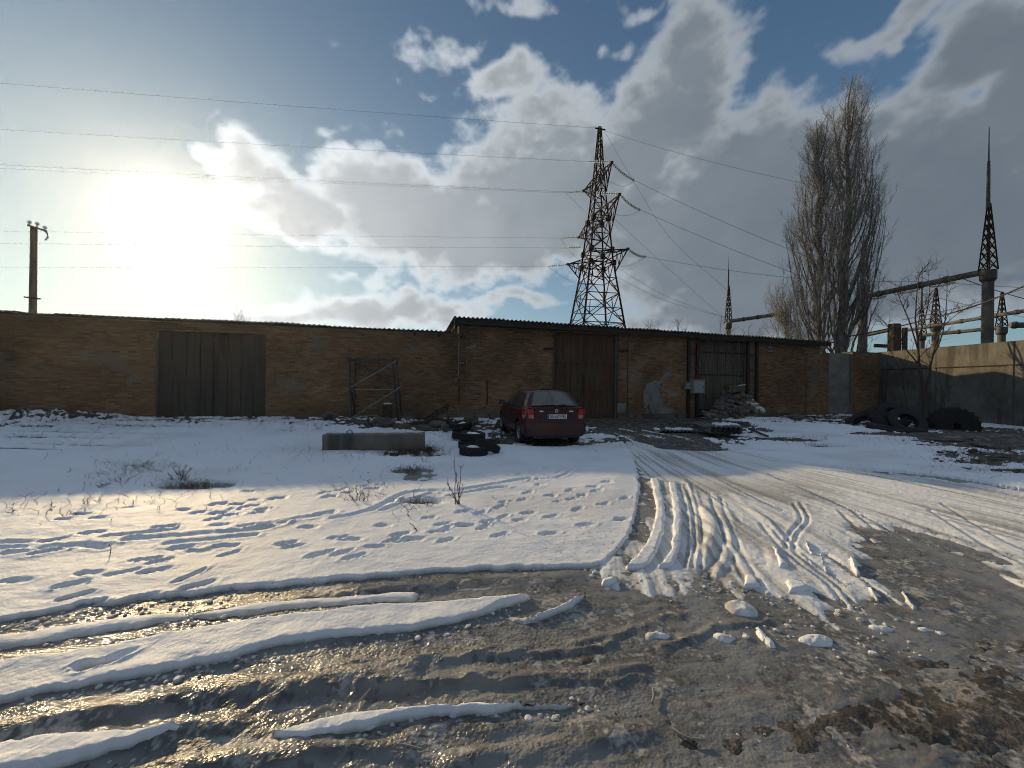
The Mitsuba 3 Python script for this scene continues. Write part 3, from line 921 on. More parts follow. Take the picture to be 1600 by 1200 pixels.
def wave_sheet(s0, s1, df, db, zf, zb, period=.195, amp=.036, thick=.009, n=None, tilt=0.0):
    """A corrugated sheet lying from the front edge (df, zf) back to (db, zb), its waves running up the slope."""
    k = n or max(8, int(round((s1 - s0) / period * 8)))
    s = np.linspace(s0, s1, k + 1)
    w = amp * np.cos(2 * np.pi * s / period)
    rows_ = []
    for dd, zz in ((df, zf), (db, zb)):
        for off in (0, -thick):
            rows_.append(np.array([W(a, dd, zz + b + off + tilt * (a - s0)) for a, b in zip(s, w)]))
    ft, fb_, bt, bb = rows_
    v = np.vstack([ft, fb_, bt, bb])
    i = np.arange(k)
    q = lambda a, b, c, d: np.vstack([np.stack([a, b, c], -1), np.stack([a, c, d], -1)])
    o1, o2, o3 = k + 1, 2 * (k + 1), 3 * (k + 1)
    f = np.vstack([q(i, i + 1, i + 1 + o2, i + o2), q(i + o1, i + o3, i + 1 + o3, i + 1 + o1), q(i, i + o1, i + 1 + o1, i + 1), q(i + o2, i + 1 + o2, i + 1 + o3, i + o3)])
    return v, f


rg = np.random.default_rng(5)
garage = thing('brick_garage', 'long low yellow brick garage with a wide plain grey gate', 'building')
SG0, SG1 = SW(243), SW(415)
gh = [(SG0, SG1, -.4, 3.46)]
ZG = 3.80
part(garage, 'wall', walls(-34, .018, ZG, gh, -.29), 'mortar')
wl = garage + '__wall'
bricks(wl, -20.5, .012, .02, ZG - .04, gh + [(SW(595), SW(617), -.4, 3.9)], 0.0, 300, 31)
pil = part(garage, 'pilaster', wbox(SW(595) + .01, SW(617) - .01, -.01, .035, -.3, ZG - .05), 'mortar')
bricks(pil, SW(595) + .012, SW(617) - .012, .02, ZG - .06, [], .035, 60, 32)
roof = part(garage, 'roof', wbox(-34, -.3, -6.2, .06, ZG + .01, ZG + .068), 'timber')
s = -30.0
while s < -.5:
    e = min(s + 1.12, -.16)
    j = rg.normal(0, .010) + .022 * math.sin(s * .55) + .014 * math.sin(s * 1.7)
    part(roof, 'corrugated_sheet', wave_sheet(s - .03, e + .03, .16 + rg.normal(0, .012), -6.0, ZG + .085 + j, ZG + .25 + j), 'slate', 50)
    s = e
gate = part(garage, 'gate', wbox(SG0, SG1, -.22, -.17, -.25, 3.48), 'grey_gate')
n = 8
for i in range(n):
    a, b = SG0 + (SG1 - SG0) * i / n, SG0 + (SG1 - SG0) * (i + 1) / n
    part(gate, 'panel', wbox(a + .008, b - .008 - (.02 if i == 3 else 0), -.18, -.135 + rg.normal(0, .002), .04, 3.45), 'grey_gate')
for px in (647, 685, 719):
    part(garage, 'rafter_end', wbeam((SW(px), .0, 3.68), (SW(px), .14, 3.74), .09, .12), 'fascia_dark')
part(garage, 'drain_pipe', tube([W(SW(717), .05, wz(717, 632)), W(SW(717), .05, wz(717, 592))], .035, 8), 'red_rust', 40, 'short rusty red upright pipe on the garage brickwork')
part(garage, 'plinth', wbox(SG1 + .02, -.35, 0, .035, -.3, .17), 'concrete')
part(garage, 'plinth', wbox(-21, SG0 - .02, 0, .035, -.3, .13), 'concrete')

ware = thing('brick_warehouse', 'taller yellow brick warehouse with dark overhanging roof, rusty gate and plank gate', 'building')
SR0, SR1, SQ0, SQ1, SE = SW(866), SW(962), SW(1090), SW(1165), SW(1280)
ZW = 4.16
wh = [(SR0, SR1, -.4, 4.10), (SQ0, SQ1, -.4, 4.08)]
wl = part(ware, 'wall', walls(0.0, SE, ZW, wh, -.30, .02), 'mortar')
cp0, cp1 = SW(728), SW(748)
bricks(wl, .05, SE - .01, .02, ZW - .03, wh + [(cp0, cp1, -.4, 4.2)], .02, 300, 33)
pil = part(ware, 'pilaster', wbox(cp0 + .01, cp1 - .01, .01, .06, -.3, ZW - .05), 'mortar')
bricks(pil, cp0 + .012, cp1 - .012, .02, ZW - .06, [], .06, 100, 34)


def eave(s):
    """Height of the warehouse's eave, sagging to the right."""
    return 4.53 - .012 * s - .0 * s * s


for a, b in ((-.2, 5.2), (5.23, 10.9), (10.93, SE + .35)):
    part(ware, 'fascia', obox((W(a, .36, eave(a) - .20) + W(b, .36, eave(b) - .20)) / 2, (W(b, .36, eave(b)) - W(a, .36, eave(a))) / 2, WN * .02, Z * (.13 if a < 5 else .11)), 'fascia_dark')
part(ware, 'soffit', cat([wbox(-.2, SE + .3, -.02, .335, 4.17 - .0, 4.20)]), 'fascia_dark')
part(ware, 'lower_fascia', wbeam((SW(845), .345, 4.19), (SE - 1.5, .345, 4.07), .03, .07), 'timber')
tri = np.array([W(-.17, .40, 4.50), W(-.17, .40, 4.24), W(-.17, -.02, 3.88), W(-.17, -.02, 4.50), W(-.13, .40, 4.50), W(-.13, .40, 4.24), W(-.13, -.02, 3.88), W(-.13, -.02, 4.50)])
part(ware, 'bargeboard', (tri, np.array([[0, 2, 1], [0, 3, 2], [4, 5, 6], [4, 6, 7], [0, 1, 5], [0, 5, 4], [1, 2, 6], [1, 6, 5], [2, 3, 7], [2, 7, 6], [3, 0, 4], [3, 4, 7]])), 'fascia_dark')
roof = part(ware, 'roof', wbox(-.1, SE + .2, -6.2, .30, 4.24, 4.29), 'timber')
s = -.22
while s < SE + .3:
    e = min(s + 1.12, SE + .42)
    j = rg.normal(0, .010) - (.05 if s > SE - 2.2 else 0)
    part(roof, 'corrugated_sheet', wave_sheet(s - .03, e + .03, .46 + rg.normal(0, .02), -6.2, eave((s + e) / 2) - .04 + j, eave((s + e) / 2) + .10 + j), 'slate', 50)
    s = e
# rusty double gate
gate = part(ware, 'rusty_gate', wbox(SR0, SR1, -.14, -.10, -.2, 4.14), 'rust', label='tall rusty brown sheet metal double gate with a small wicket door')
n = 8
wz0 = lambda py: wz(912, py)
hs = [.06, wz0(610), wz0(567), 4.08]
for i in range(n):
    a, b = SR0 + .06 + (SR1 - SR0 - .12) * i / n, SR0 + .06 + (SR1 - SR0 - .12) * (i + 1) / n
    for z0, z1 in zip(hs[:-1], hs[1:]):
        part(gate, 'panel', wbox(a + .004, b - .004 - (.02 if i == 3 else 0), -.11, -.075 + rg.normal(0, .004), z0 + .008, z1 - .008), 'rust')
w0, w1 = SW(884), SW(914)
for a, b in (((w0, -.05, .35), (w0, -.05, wz0(585))), ((w1, -.05, .35), (w1, -.05, wz0(585))), ((w0, -.05, wz0(585)), (w1, -.05, wz0(585)))):
    part(gate, 'wicket_frame', wbeam(a, b, .035), 'rust')
for z0 in hs[1:3]:
    part(gate, 'rail', wbeam((SR0 + .05, -.055, z0), (SR1 - .05, -.055, z0), .05, .05), 'rust')
for px in (864.5, 964):
    part(ware, 'gate_post', wbox(SW(px) - .05, SW(px) + .05, -.05, .05, -.2, 4.14), 'dark_steel')
for (a, b), py in (((848, 863), 545), ((845, 862), 609), ((965, 980), 548)):
    part(ware, 'hinge_bar', wbeam((SW(a), .06, wz(a, py)), (SW(b), .06, wz(b, py)), .07, .10), 'black_steel')
part(ware, 'drain_pipe', tube([W(SW(761), .07, wz(761, 632)), W(SW(761), .07, wz(761, 594))], .035, 8), 'red_rust', 40, 'short rusty red upright pipe left of the car')
part(ware, 'steel_strip', wbox(SW(980) - .02, SW(980) + .02, .02, .05, .15, 4.1), 'dark_steel')
part(ware, 'loose_batten', wbeam((SW(850), .38, wz(850, 507)), (SW(866), .12, wz(866, 528)), .05, .07), 'timber')
part(ware, 'plinth', wbox(.1, SR0 - .08, .03, .06, -.3, .22), 'concrete')
part(ware, 'plinth', wbox(SW(983), SQ0 - .5, .03, .055, -.3, .20), 'concrete')
part(ware, 'plinth', wbox(SQ1 + .7, SE - .02, .03, .055, -.3, .20), 'concrete')
part(ware, 'patch_plate', wbox(SW(964), SW(978), .03, .05, wz(970, 645), wz(970, 630)), 'plaster')


def wall_poly(pts, d0, d1):
    """A flat shape on the wall, traced with plain coordinates along the wall."""
    from shapely.geometry import Polygon
    pg = Polygon([(SW(a), wz(a, b)) for a, b in pts]).buffer(.06).buffer(-.05)
    pg = pg.simplify(.01).segmentize(.06)
    ex = np.array(pg.exterior.coords)[:-1]
    ex = ex + (np.stack([fb2(ex[:, 0] * 9, ex[:, 1] * 9, 3, 5), fb2(ex[:, 0] * 9, ex[:, 1] * 9, 3, 6)], -1) - .5) * .16
    pg = Polygon(ex).buffer(0)
    pg = max(getattr(pg, 'geoms', [pg]), key=lambda g_: g_.area)
    m = trimesh.creation.extrude_polygon(pg, d1 - d0, engine='earcut')
    v = np.array([W(q[0], d0 + q[2], q[1]) for q in m.vertices])
    return v, m.faces


MP = [[(1011, 646), (1007, 636), (1005, 618), (1009, 600), (1018, 596), (1030, 594), (1040, 583), (1046, 575), (1048, 580), (1042, 590), (1029, 602), (1029, 612), (1034, 628), (1040, 636), (1054, 641), (1050, 646), (1032, 650), (1020, 648), (1015, 636), (1013, 620), (1012, 604)],
      [(1030, 601), (1038, 607), (1046, 612), (1053, 617), (1050, 619), (1040, 613), (1030, 606)]]
part(ware, 'mortar_patch', cat([wall_poly(p, .026, .036) for p in MP]), 'plaster', label='pale grey smeared mortar patch on the brick wall')
# plank gate with its steel portal
gate = part(ware, 'plank_gate', wbox(SQ0, SQ1, -.16, -.12, -.2, 4.10), 'black_steel', label='weathered grey wooden plank gate behind the log heap')
zr = wz(1128, 586)
sp = np.linspace(SQ0 + .05, SQ1 - .05, 26)
for i in range(25):
    mid = abs(sp[i] - (SQ0 + SQ1) / 2) < .35
    part(gate, 'slat', wbox(sp[i] + .012, sp[i + 1] - .012, -.12, -.095 + rg.normal(0, .004) - (.02 if mid else 0), zr + .02, 4.02 + rg.normal(0, .03)), 'wood')
sp = np.linspace(SQ0 + .05, SQ1 - .05, 13)
for i in range(12):
    part(gate, 'plank', wbox(sp[i] + .005, sp[i + 1] - .005, -.12, -.085 + rg.normal(0, .005), .1, zr - .02 + rg.normal(0, .015)), 'wood')
for py in (551, 586, 640):
    part(gate, 'rail', wbeam((SQ0 + .04, -.07, wz(1128, py)), (SQ1 - .04, -.07, wz(1128, py)), .03, .06), 'black_steel')
for px in (1074, 1087.5, 1166, 1180):
    part(ware, 'portal_post', wbox(SW(px) - .075, SW(px) + .075, .03, .14, -.2, 4.12), 'black_steel')
for px0, px1, py in ((1074, 1087, 553), (1166, 1180, 555), (1166, 1180, 578), (1166, 1180, 617), (1166, 1180, 643)):
    part(ware, 'portal_rung', wbeam((SW(px0), .085, wz(px0, py)), (SW(px1), .085, wz(px1, py)), .05, .06), 'black_steel')
part(ware, 'wall_bracket', cat([wbox(SW(1201) - .025, SW(1201) + .025, .03, .07, wz(1201, 550), wz(1201, 535)), wbox(SW(1197), SW(1205), .03, .09, wz(1201, 543) - .03, wz(1201, 543) + .03), wbox(SW(1197), SW(1205), .03, .09, wz(1201, 549) - .03, wz(1201, 549) + .03)]), 'grey_steel')
cb = [W(SW(1085), .16, 4.05), W(SW(1081), .16, 3.5), W(SW(1079), .16, 3.1), W(SW(1083), .16, 2.7), W(SW(1086), .16, 2.35), W(SW(1082), .20, 1.75)]
part(ware, 'cable', tube(spline(cb, 5), .018, 5), 'red_rust', 60)


def cabinet(px0, px1, py0, py1, d0, d1, mat, label):
    t = thing('electric_cabinet', label, 'electrical box')
    s0, s1, z0, z1 = SW(px0), SW(px1), wz(px0, py1), wz(px0, py0)
    part(t, 'case', wbox(s0, s1, d0, d1, z0, z1), mat)
    part(t, 'door', wbox(s0 + .03, s1 - .03, d1 + .002, d1 + .022, z0 + .03, z1 - .03), mat)
    part(t, 'lock', wbox(s1 - .11, s1 - .08, d1 + .024, d1 + .04, (z0 + z1) / 2 - .04, (z0 + z1) / 2 + .04), 'dark_steel')
    part(t, 'roof', wbox(s0 - .02, s1 + .02, d0, d1 + .05, z1 + .002, z1 + .025), mat)


cabinet(1075, 1092, 594, 614, .15, .42, 'box_paint', 'larger pale grey electrical cabinet on the post beside the plank gate')
cabinet(1065, 1074, 597, 608, .15, .32, 'box_paint_dark', 'small grey electrical box just left of the larger cabinet')

# ---------------------------------------------------------------- pillars and concrete wall on the right


def masonry_pillar(px0, px1, dz, d1, seed, label):
    t = thing('brick_pillar', label, 'pillar')
    s0, s1 = SW(px0), SW(px1)
    core = part(t, 'core', wbox(s0, s1, d1 - .6, d1, -.4, dz), 'mortar')
    bricks(core, s0 + .003, s1 - .003, .0, dz - .01, [], d1, 250, seed)
    part(t, 'cap', wbox(s0 - .02, s1 + .02, d1 - .62, d1 + .03, dz + .002, dz + .05), 'concrete')


masonry_pillar(1258, 1291.5, wz(1275, 554), .12, 41, 'dark brick pillar joined to the right end of the warehouse')
masonry_pillar(1325.5, 1366, wz(1345, 552), .22, 42, 'wide brick pillar between the grey panel and the concrete wall')
whole('boundary_slab', wbox(SW(1292), SW(1325), -.10, .06, -.3, wz(1308, 552)), 'plaster', 'smooth pale concrete panel standing between the two brick pillars', 'wall slab')
cw = thing('concrete_wall', 'stained high concrete yard wall lit by the sun along its top, at the right', 'wall')
WX0, WX1, WY0, WY1 = 21.72, 21.9, 22.75, 16.4


def cwx(y):
    return WX0 + (WX1 - WX0) * (WY0 - y) / (WY0 - WY1)


yy = WY0
k = 0
CW_T = 3.78
while yy > 3:
    y2 = yy - 2.98
    a, b = np.array([cwx(yy - .01), yy - .01, 0]), np.array([cwx(y2 + .01), y2 + .01, 0])
    ax = (b - a) / 2
    nn = unit(np.cross(Z, ax))
    for z0, z1 in ((-.3, 2.72), (2.735, CW_T)):
        of = rg.normal(0, .012)
        part(cw, 'panel', obox((a + b) / 2 + Z * (z0 + z1) / 2 + nn * of, ax, nn * .09, Z * (z1 - z0) / 2), 'concrete')
    p = np.array([cwx(yy), yy, 0])
    part(cw, 'post', obox(p + Z * 1.75 - nn * .03, ax / 1.49 * .10, nn * .10, Z * 2.02), 'concrete')
    yy = y2
part(cw, 'ledge', beam([cwx(WY0 - .2) - .11, WY0 - .2, 2.73], [cwx(6) - .11, 6, 2.73], .05, .05), 'fascia_dark')

# ---------------------------------------------------------------- the red car
CM = np.eye(4)
_f = unit([-.205, .979, 0])
_r = np.array([_f[1], -_f[0], 0])
CM[:3, 0], CM[:3, 1] = _r, _f
CM[:3, 3] = [1.0, 10.60, gz(1.0, 11.2, -.005)]


def make_car():
    t = thing('parked_car', 'dark red five door hatchback parked with its back to the yard', 'car')
    # (y, half width, underside, top) along the body; the back is at -0.78
    st = [(-.80, .66, .36, .56), (-.775, .76, .30, .66), (-.74, .81, .26, .70), (-.72, .80, .24, .92), (-.66, .825, .22, 1.00), (-.52, .84, .20, 1.02), (-.2, .852, .19, .99), (.5, .855, .17, .965), (1.4, .855, .17, .95), (2.1, .85, .18, .96),
          (2.5, .84, .19, .955), (2.9, .82, .20, .86), (3.2, .78, .21, .78), (3.36, .70, .24, .68), (3.44, .55, .30, .52)]
    rings = []
    for y, w, zb, zt in st:
        h = zt - zb
        half = [(0, zb), (w * .75, zb), (w * .93, zb + .05 * h), (w * .985, zb + .22 * h), (w, zb + .48 * h), (w * .99, zb + .72 * h), (w * .955, zb + .92 * h), (w * .89, zt - .005), (w * .5, zt + .014), (0, zt + .02)]
        ring = [(x, y, z) for x, z in half] + [(-x, y, z) for x, z in half[-2:0:-1]]
        rings.append(ring)
    v = np.array(rings)
    n, k = v.shape[:2]
    v = v.reshape(-1, 3)
    f = []
    for i in range(n - 1):
        for j in range(k):
            a, b = i * k + j, i * k + (j + 1) % k
            f += [[a, b, b + k], [a, b + k, a + k]]
    c0, c1 = len(v), len(v) + 1
    v = np.vstack([v, v[:k].mean(0), v[-k:].mean(0)])
    for j in range(k):
        f += [[c0, (j + 1) % k, j], [c1, (n - 1) * k + j, (n - 1) * k + (j + 1) % k]]
    m = trimesh.Trimesh(v, f, process=False)
    if m.volume < 0:
        m.invert()
    body = manifold3d.Manifold(manifold3d.Mesh(np.asarray(m.vertices, np.float32), np.asarray(m.faces, np.uint32)))
    for y in (0, 2.606):
        for sx in (-1, 1):
            cyl = manifold3d.Manifold.cylinder(.34, .355, .355, 32, True).rotate([0, 90, 0]).translate([sx * .80, y, .31])
            body = body - cyl
    o = body.to_mesh()
    part(t, 'body', xf((o.vert_properties[:, :3], o.tri_verts), CM), 'car_paint', 28)
    # the cabin: lower loop (belt) to upper loop (roof)
    lo = np.array([(-.70, -.66, .985), (.70, -.66, .985), (.785, -.40, .97), (.80, 1.2, .94), (.78, 2.1, .95), (.60, 2.50, .965), (-.60, 2.50, .965), (-.78, 2.1, .95), (-.80, 1.2, .94), (-.785, -.40, .97)])
    up = np.array([(-.48, -.13, 1.375), (.48, -.13, 1.375), (.56, .02, 1.385), (.585, .7, 1.40), (.565, 1.25, 1.385), (.46, 1.52, 1.365), (-.46, 1.52, 1.365), (-.565, 1.25, 1.385), (-.585, .7, 1.40), (-.56, .02, 1.385)])
    crown = np.array([(x * .55, y * .8 + .12, 1.428) for x, y, z in up])
    k = 10
    v = np.vstack([lo - [0, 0, .06], lo, up, crown, crown.mean(0)[None]])
    f = []
    for q in range(3):
        for j in range(k):
            a, b = q * k + j, q * k + (j + 1) % k
            f += [[a, b, b + k], [a, b + k, a + k]]
    f += [[4 * k, 3 * k + j, 3 * k + (j + 1) % k] for j in range(k)]
    part(t, 'cabin', xf((v, np.array(f)), CM), 'car_paint', 32)

    def pane(a, b, c, d, inset, off, name, mat, bow=.0):
        a, b, c, d = (np.array(q, float) for q in (a, b, c, d))       # a b below, d c above
        nrm = unit(np.cross(b - a, d - a))
        nu, nv = 8, 4
        P = []
        for vv in np.linspace(inset[2], 1 - inset[3], nv):
            for uu in np.linspace(inset[0], 1 - inset[1], nu):
                p = (a * (1 - uu) + b * uu) * (1 - vv) + (d * (1 - uu) + c * uu) * vv
                P.append(p + nrm * (off + bow * (1 - (2 * uu - 1) ** 2)))
        P = np.array(P)
        F = []
        for i in range(nv - 1):
            for j in range(nu - 1):
                q = i * nu + j
                F += [[q, q + 1, q + nu + 1], [q, q + nu + 1, q + nu]]
        return part(t, name, xf((P, np.array(F)), CM), mat, True)

    pane(lo[0], lo[1], up[1], up[0], (.04, .04, .09, .05), .012, 'rear_window', 'car_glass', .035)
    for sx in (-1, 1):
        fl = (lambda p: p) if sx > 0 else (lambda p: np.array([-p[0], p[1], p[2]]))
        b0, b1, b2 = np.array([.797, -.20, .965]), np.array([.80, .92, .945]), np.array([.79, 2.00, .955])
        t0, t1, t2 = np.array([.563, .12, 1.37]), np.array([.585, .86, 1.385]), np.array([.57, 1.16, 1.375])
        for lo_, hi_ in (((b0, b1), (t1, t0)), ((b1, b2), (t2, t1))):
            q = [fl(lo_[0]), fl(lo_[1]), fl(hi_[0]), fl(hi_[1])]
            if sx < 0:
                q = [q[1], q[0], q[3], q[2]]
            pane(*q, (.04, .05, .07, .08), .010, 'side_window', 'car_glass')
    pane(lo[6] * [-1, 1, 1], lo[6], up[6], up[6] * [-1, 1, 1], (.04, .04, .06, .05), .010, 'windscreen', 'car_glass', .04)
    P = lambda *q: xf(q[0], CM) if len(q) == 1 else None
    # wheels
    for y in (0, 2.606):
        for sx in (-1, 1):
            ax = dict(c=(sx * .735, y, .305), ax=(0, 1, 0), ay=(0, 0, 1), az=(sx, 0, 0))
            ty = part(t, 'wheel', P(lathe([(.20, -.095), (.285, -.10), (.304, -.075), (.304, .075), (.285, .10), (.20, .095)], 28, **ax, closed=True)), 'rubber', 40)
            part(ty, 'rim', P(lathe([(.001, .035), (.05, .045), (.06, .03), (.15, .045), (.19, .075), (.20, .09)], 24, **ax)), 'rim_metal', 40)
            part(ty, 'hub_cap', P(lathe([(.001, .052), (.03, .052), (.034, .04)], 12, **ax)), 'car_trim')
    # bumper, lights, plate
    bmp = []
    for z0, z1, y0 in ((.30, .60, -.83), (.585, .625, -.845)):
        pts = [(-.80, -.42), (-.79, -.62), (-.72, y0 + .06), (-.5, y0 + .01), (0, y0 - .01), (.5, y0 + .01), (.72, y0 + .06), (.79, -.62), (.80, -.42)]
        v = np.array([(x * (1.02 + (.012 if z1 < .61 else .0)), y, z) for z in (z0, z1) for x, y in pts])
        kk = len(pts)
        inner = v.copy()
        inner[:, 1] = inner[:, 1] * .86 + .02
        inner[:, 0] *= .95
        vv = np.vstack([v, inner])
        F = []
        for j in range(kk - 1):
            F += [[j, j + 1, kk + j + 1], [j, kk + j + 1, kk + j], [j, 2 * kk + j, 2 * kk + j + 1], [j, 2 * kk + j + 1, j + 1], [kk + j, kk + j + 1, 3 * kk + j + 1], [kk + j, 3 * kk + j + 1, 3 * kk + j]]
        bmp.append((vv, np.array(F)))
    bk = part(t, 'bumper', P(bmp[0]), 'car_paint', 40)
    part(bk, 'rub_strip', P(bmp[1]), 'car_paint', 40)
    part(bk, 'lower_valance', P(obox((0, -.74, .27), (.62, 0, 0), (0, .05, 0), (0, 0, .05))), 'car_trim')
    for sx in (-1, 1):
        def lamp(z0, z1, off):
            pts = [(.60, -.725 - off), (.72, -.72 - off), (.815, -.66 - off * .5), (.84 + off * .5, -.52)]
            v = np.array([(sx * x, y, z) for z in (z0, z1) for x, y in pts] + [(sx * x * .95, y + .10, z) for z in (z0, z1) for x, y in pts])
            F = []
            for j in range(3):
                F += [[j, j + 1, j + 5], [j, j + 5, j + 4], [4 + j, 5 + j, 13 + j], [4 + j, 13 + j, 12 + j], [j, 9 + j, 1 + j], [j, 8 + j, 9 + j]]
            F += [[0, 4, 12], [0, 12, 8], [3, 11, 15], [3, 15, 7]]
            return P((v, np.array(F)))
        tl = part(t, 'tail_light', lamp(.665, .96, .018), 'tail_red', 30)
        part(tl, 'pale_lens', lamp(.735, .80, .024), 'tail_pale', 30)
    lid = part(t, 'tailgate', P(obox((0, -.725, .80), (.575, 0, 0), (0, .018, 0), (0, .004, .155))), 'car_paint')
    part(lid, 'spoiler_lip', P(obox((0, -.705, .985), (.70, 0, 0), (0, .05, .006), (0, 0, .016))), 'car_paint')
    part(lid, 'badge', P(lathe([(.036, -.004), (.044, -.004), (.044, .004), (.036, .004)], 24, (0, -.755, .915), (1, 0, 0), (0, 0, 1), (0, -1, 0), True)), 'chrome', 40)
    part(lid, 'badge_bolt', P((np.array([(-.036, -.756, .925), (.0, -.756, .913), (.0, -.756, .919), (.036, -.756, .905), (.0, -.756, .917), (.0, -.756, .909)]), np.array([[0, 1, 2], [0, 2, 4], [3, 5, 4], [3, 4, 2]]))), 'chrome')
    part(lid, 'chrome_lettering', P(obox((-.40, -.745, .905), (.055, 0, 0), (0, .003, 0), (0, 0, .010))), 'chrome')
    part(lid, 'chrome_lettering', P(obox((.40, -.745, .905), (.055, 0, 0), (0, .003, 0), (0, 0, .010))), 'chrome')
    pl = part(t, 'licence_plate', P(obox((.02, -.752, .765), (.262, 0, 0), (0, .006, 0), (0, 0, .058))), 'plate_white', label='white licence plate reading BA 4079 BX with a blue band')
    part(pl, 'blue_band', P(obox((.02 - .242, -.7605, .765), (.021, 0, 0), (0, .002, 0), (0, 0, .054))), 'plate_blue')
    tm = meshkit.text_mesh('BA 4079 BX', .076, .002, True)
    tv = np.array(tm.vertices)
    wdt = tv[:, 0].max() - tv[:, 0].min()
    tv[:, 0] = (tv[:, 0] - tv[:, 0].min()) * (.43 / wdt) - .19
    part(pl, 'lettering', P((np.stack([tv[:, 0] + .02, -.7585 - tv[:, 2], tv[:, 1] + .765 - .038], -1), np.asarray(tm.faces))), 'ink')
    part(t, 'wiper', P(cat([beam((0, -.70, 1.035), (.30, -.60, 1.075), .02, .02), obox((0, -.70, 1.03), (.03, 0, 0), (0, .03, 0), (0, 0, .02))])), 'car_trim')
    for sx in (-1, 1):
        mr = part(t, 'door_mirror', P(cat([obox((sx * .93, 1.92, 1.02), (.085, 0, 0), (0, .06, 0), (0, 0, .065)), obox((sx * .83, 1.94, .985), (.04, 0, 0), (0, .03, 0), (0, 0, .02))])), 'car_trim')
        part(mr, 'mirror_glass', P(obox((sx * .93, 1.856, 1.02), (.07, 0, 0), (0, .003, 0), (0, 0, .05))), 'car_glass')
        for y in (.18, 1.05):
            part(t, 'door_handle', P(obox((sx * .858, y, .80), (.012, 0, 0), (0, .09, 0), (0, 0, .018))), 'car_trim')
        part(t, 'side_moulding', P(obox((sx * .858, 1.3, .52), (.010, 0, 0), (0, .85, 0), (0, 0, .03))), 'car_trim')
    part(t, 'aerial', P(tube([(0, .02, 1.41), (0, -.12, 1.50), (0, -.30, 1.62)], [.008, .005, .003], 5)), 'car_trim')
    part(t, 'exhaust', P(tube([(-.45, -.55, .24), (-.45, -.82, .235)], .028, 10)), 'dark_steel', 40)
    return t


make_car()

# ---------------------------------------------------------------- steel trestle, concrete block, tyres, debris


def steel_trestle():
    t = thing('steel_trestle', 'tall grey lattice steel frame with zigzag braces standing before the garage wall', 'steel frame')
    F, B = 15.2, 16.0
    fl = lambda p, q, w, m, nm, Y0=F, Y1=None, h=None: part(t, nm, beam(A(*p, Y0), A(*q, Y0 if Y1 is None else Y1), w, h or w, np.array([0, 1.0, 0])), m)
    for p, q, Y in (((546, 562), (549, 661), F), ((555, 563), (552, 655), B), ((620, 562), (625.5, 660), F), ((613, 563), (622, 655), B)):
        fl(p, q, .055, 'dark_steel', 'leg', Y)
    fl((545, 562), (621, 562), .06, 'dark_steel', 'rail')
    fl((555, 563), (613, 563), .06, 'dark_steel', 'rail', B)
    fl((546, 562), (555, 563), .06, 'dark_steel', 'rail', F, B)
    fl((620, 562), (613, 563), .06, 'dark_steel', 'rail', F, B)
    fl((549, 608.5), (616, 608.5), .035, 'grey_steel', 'rail', F, None, .10)
    fl((555, 650), (590, 649.5), .035, 'grey_steel', 'rail', F, None, .10)
    fl((619, 564), (549, 605), .035, 'grey_steel', 'brace', F - .05, None, .10)
    fl((626, 605), (549, 653), .035, 'grey_steel', 'brace', F - .05, None, .12)
    fl((556, 566), (620, 604), .05, 'dark_steel', 'brace', B)
    fl((589, 587), (618, 602), .05, 'dark_steel', 'brace', B - .1)
    fl((549, 611), (556, 650), .045, 'dark_steel', 'brace', F, B)
    fl((624, 611), (628, 650), .045, 'dark_steel', 'brace', F, B)
    for p in ((546, 562), (620, 562), (549, 608), (622, 606)):
        part(t, 'gusset', obox(A(*p, F - .09), (.09, 0, 0), (0, .008, 0), (0, 0, .09)), 'dark_steel')


steel_trestle()


def concrete_block():
    t = thing('concrete_block', 'long grey concrete foundation block lying on the snow in front of the steel trestle', 'concrete block')
    a, b = G(503, 706, .03), G(663, 703, .03)
    u = unit(b - a)
    n = np.array([-u[1], u[0], 0])
    L = np.linalg.norm(b - a)
    m = trimesh.creation.box([L, .42, .42])
    m = m.subdivide().subdivide().subdivide()
    v = np.array(m.vertices)
    v += (np.stack([meshkit.fbm(v * 3 + k * 9, 3, k) for k in range(3)], -1) - .5) * .03
    v = a + (v[:, :1] + L / 2) * u + (v[:, 1:2] + .21) * n + (v[:, 2:] + .16) * Z
    part(t, 'block', (v, m.faces), 'concrete', 40)
    c = a + u * L * .24 + n * .2 + Z * .37
    part(t, 'lifting_eye', tube([c - u * .06, c - u * .05 + Z * .06, c + Z * .09, c + u * .05 + Z * .06, c + u * .06], .010, 6), 'dark_steel', 40)
    gx = np.linspace(0, 1, 40)
    # the snow left lying along its back edge
    ms = []
    for i in range(39):
        p = a + u * L * (.02 + .96 * gx[i]) + n * (.33 + .03 * math.sin(i)) + Z * .37
        ms.append((p, .03))
    pts = np.array([p for p, _ in ms])
    part(t, 'snow_patch', tubes(pts[None], (.035 + .02 * np.sin(np.arange(39) * .9))[None], 6, True), 'snow_skin', True)


concrete_block()


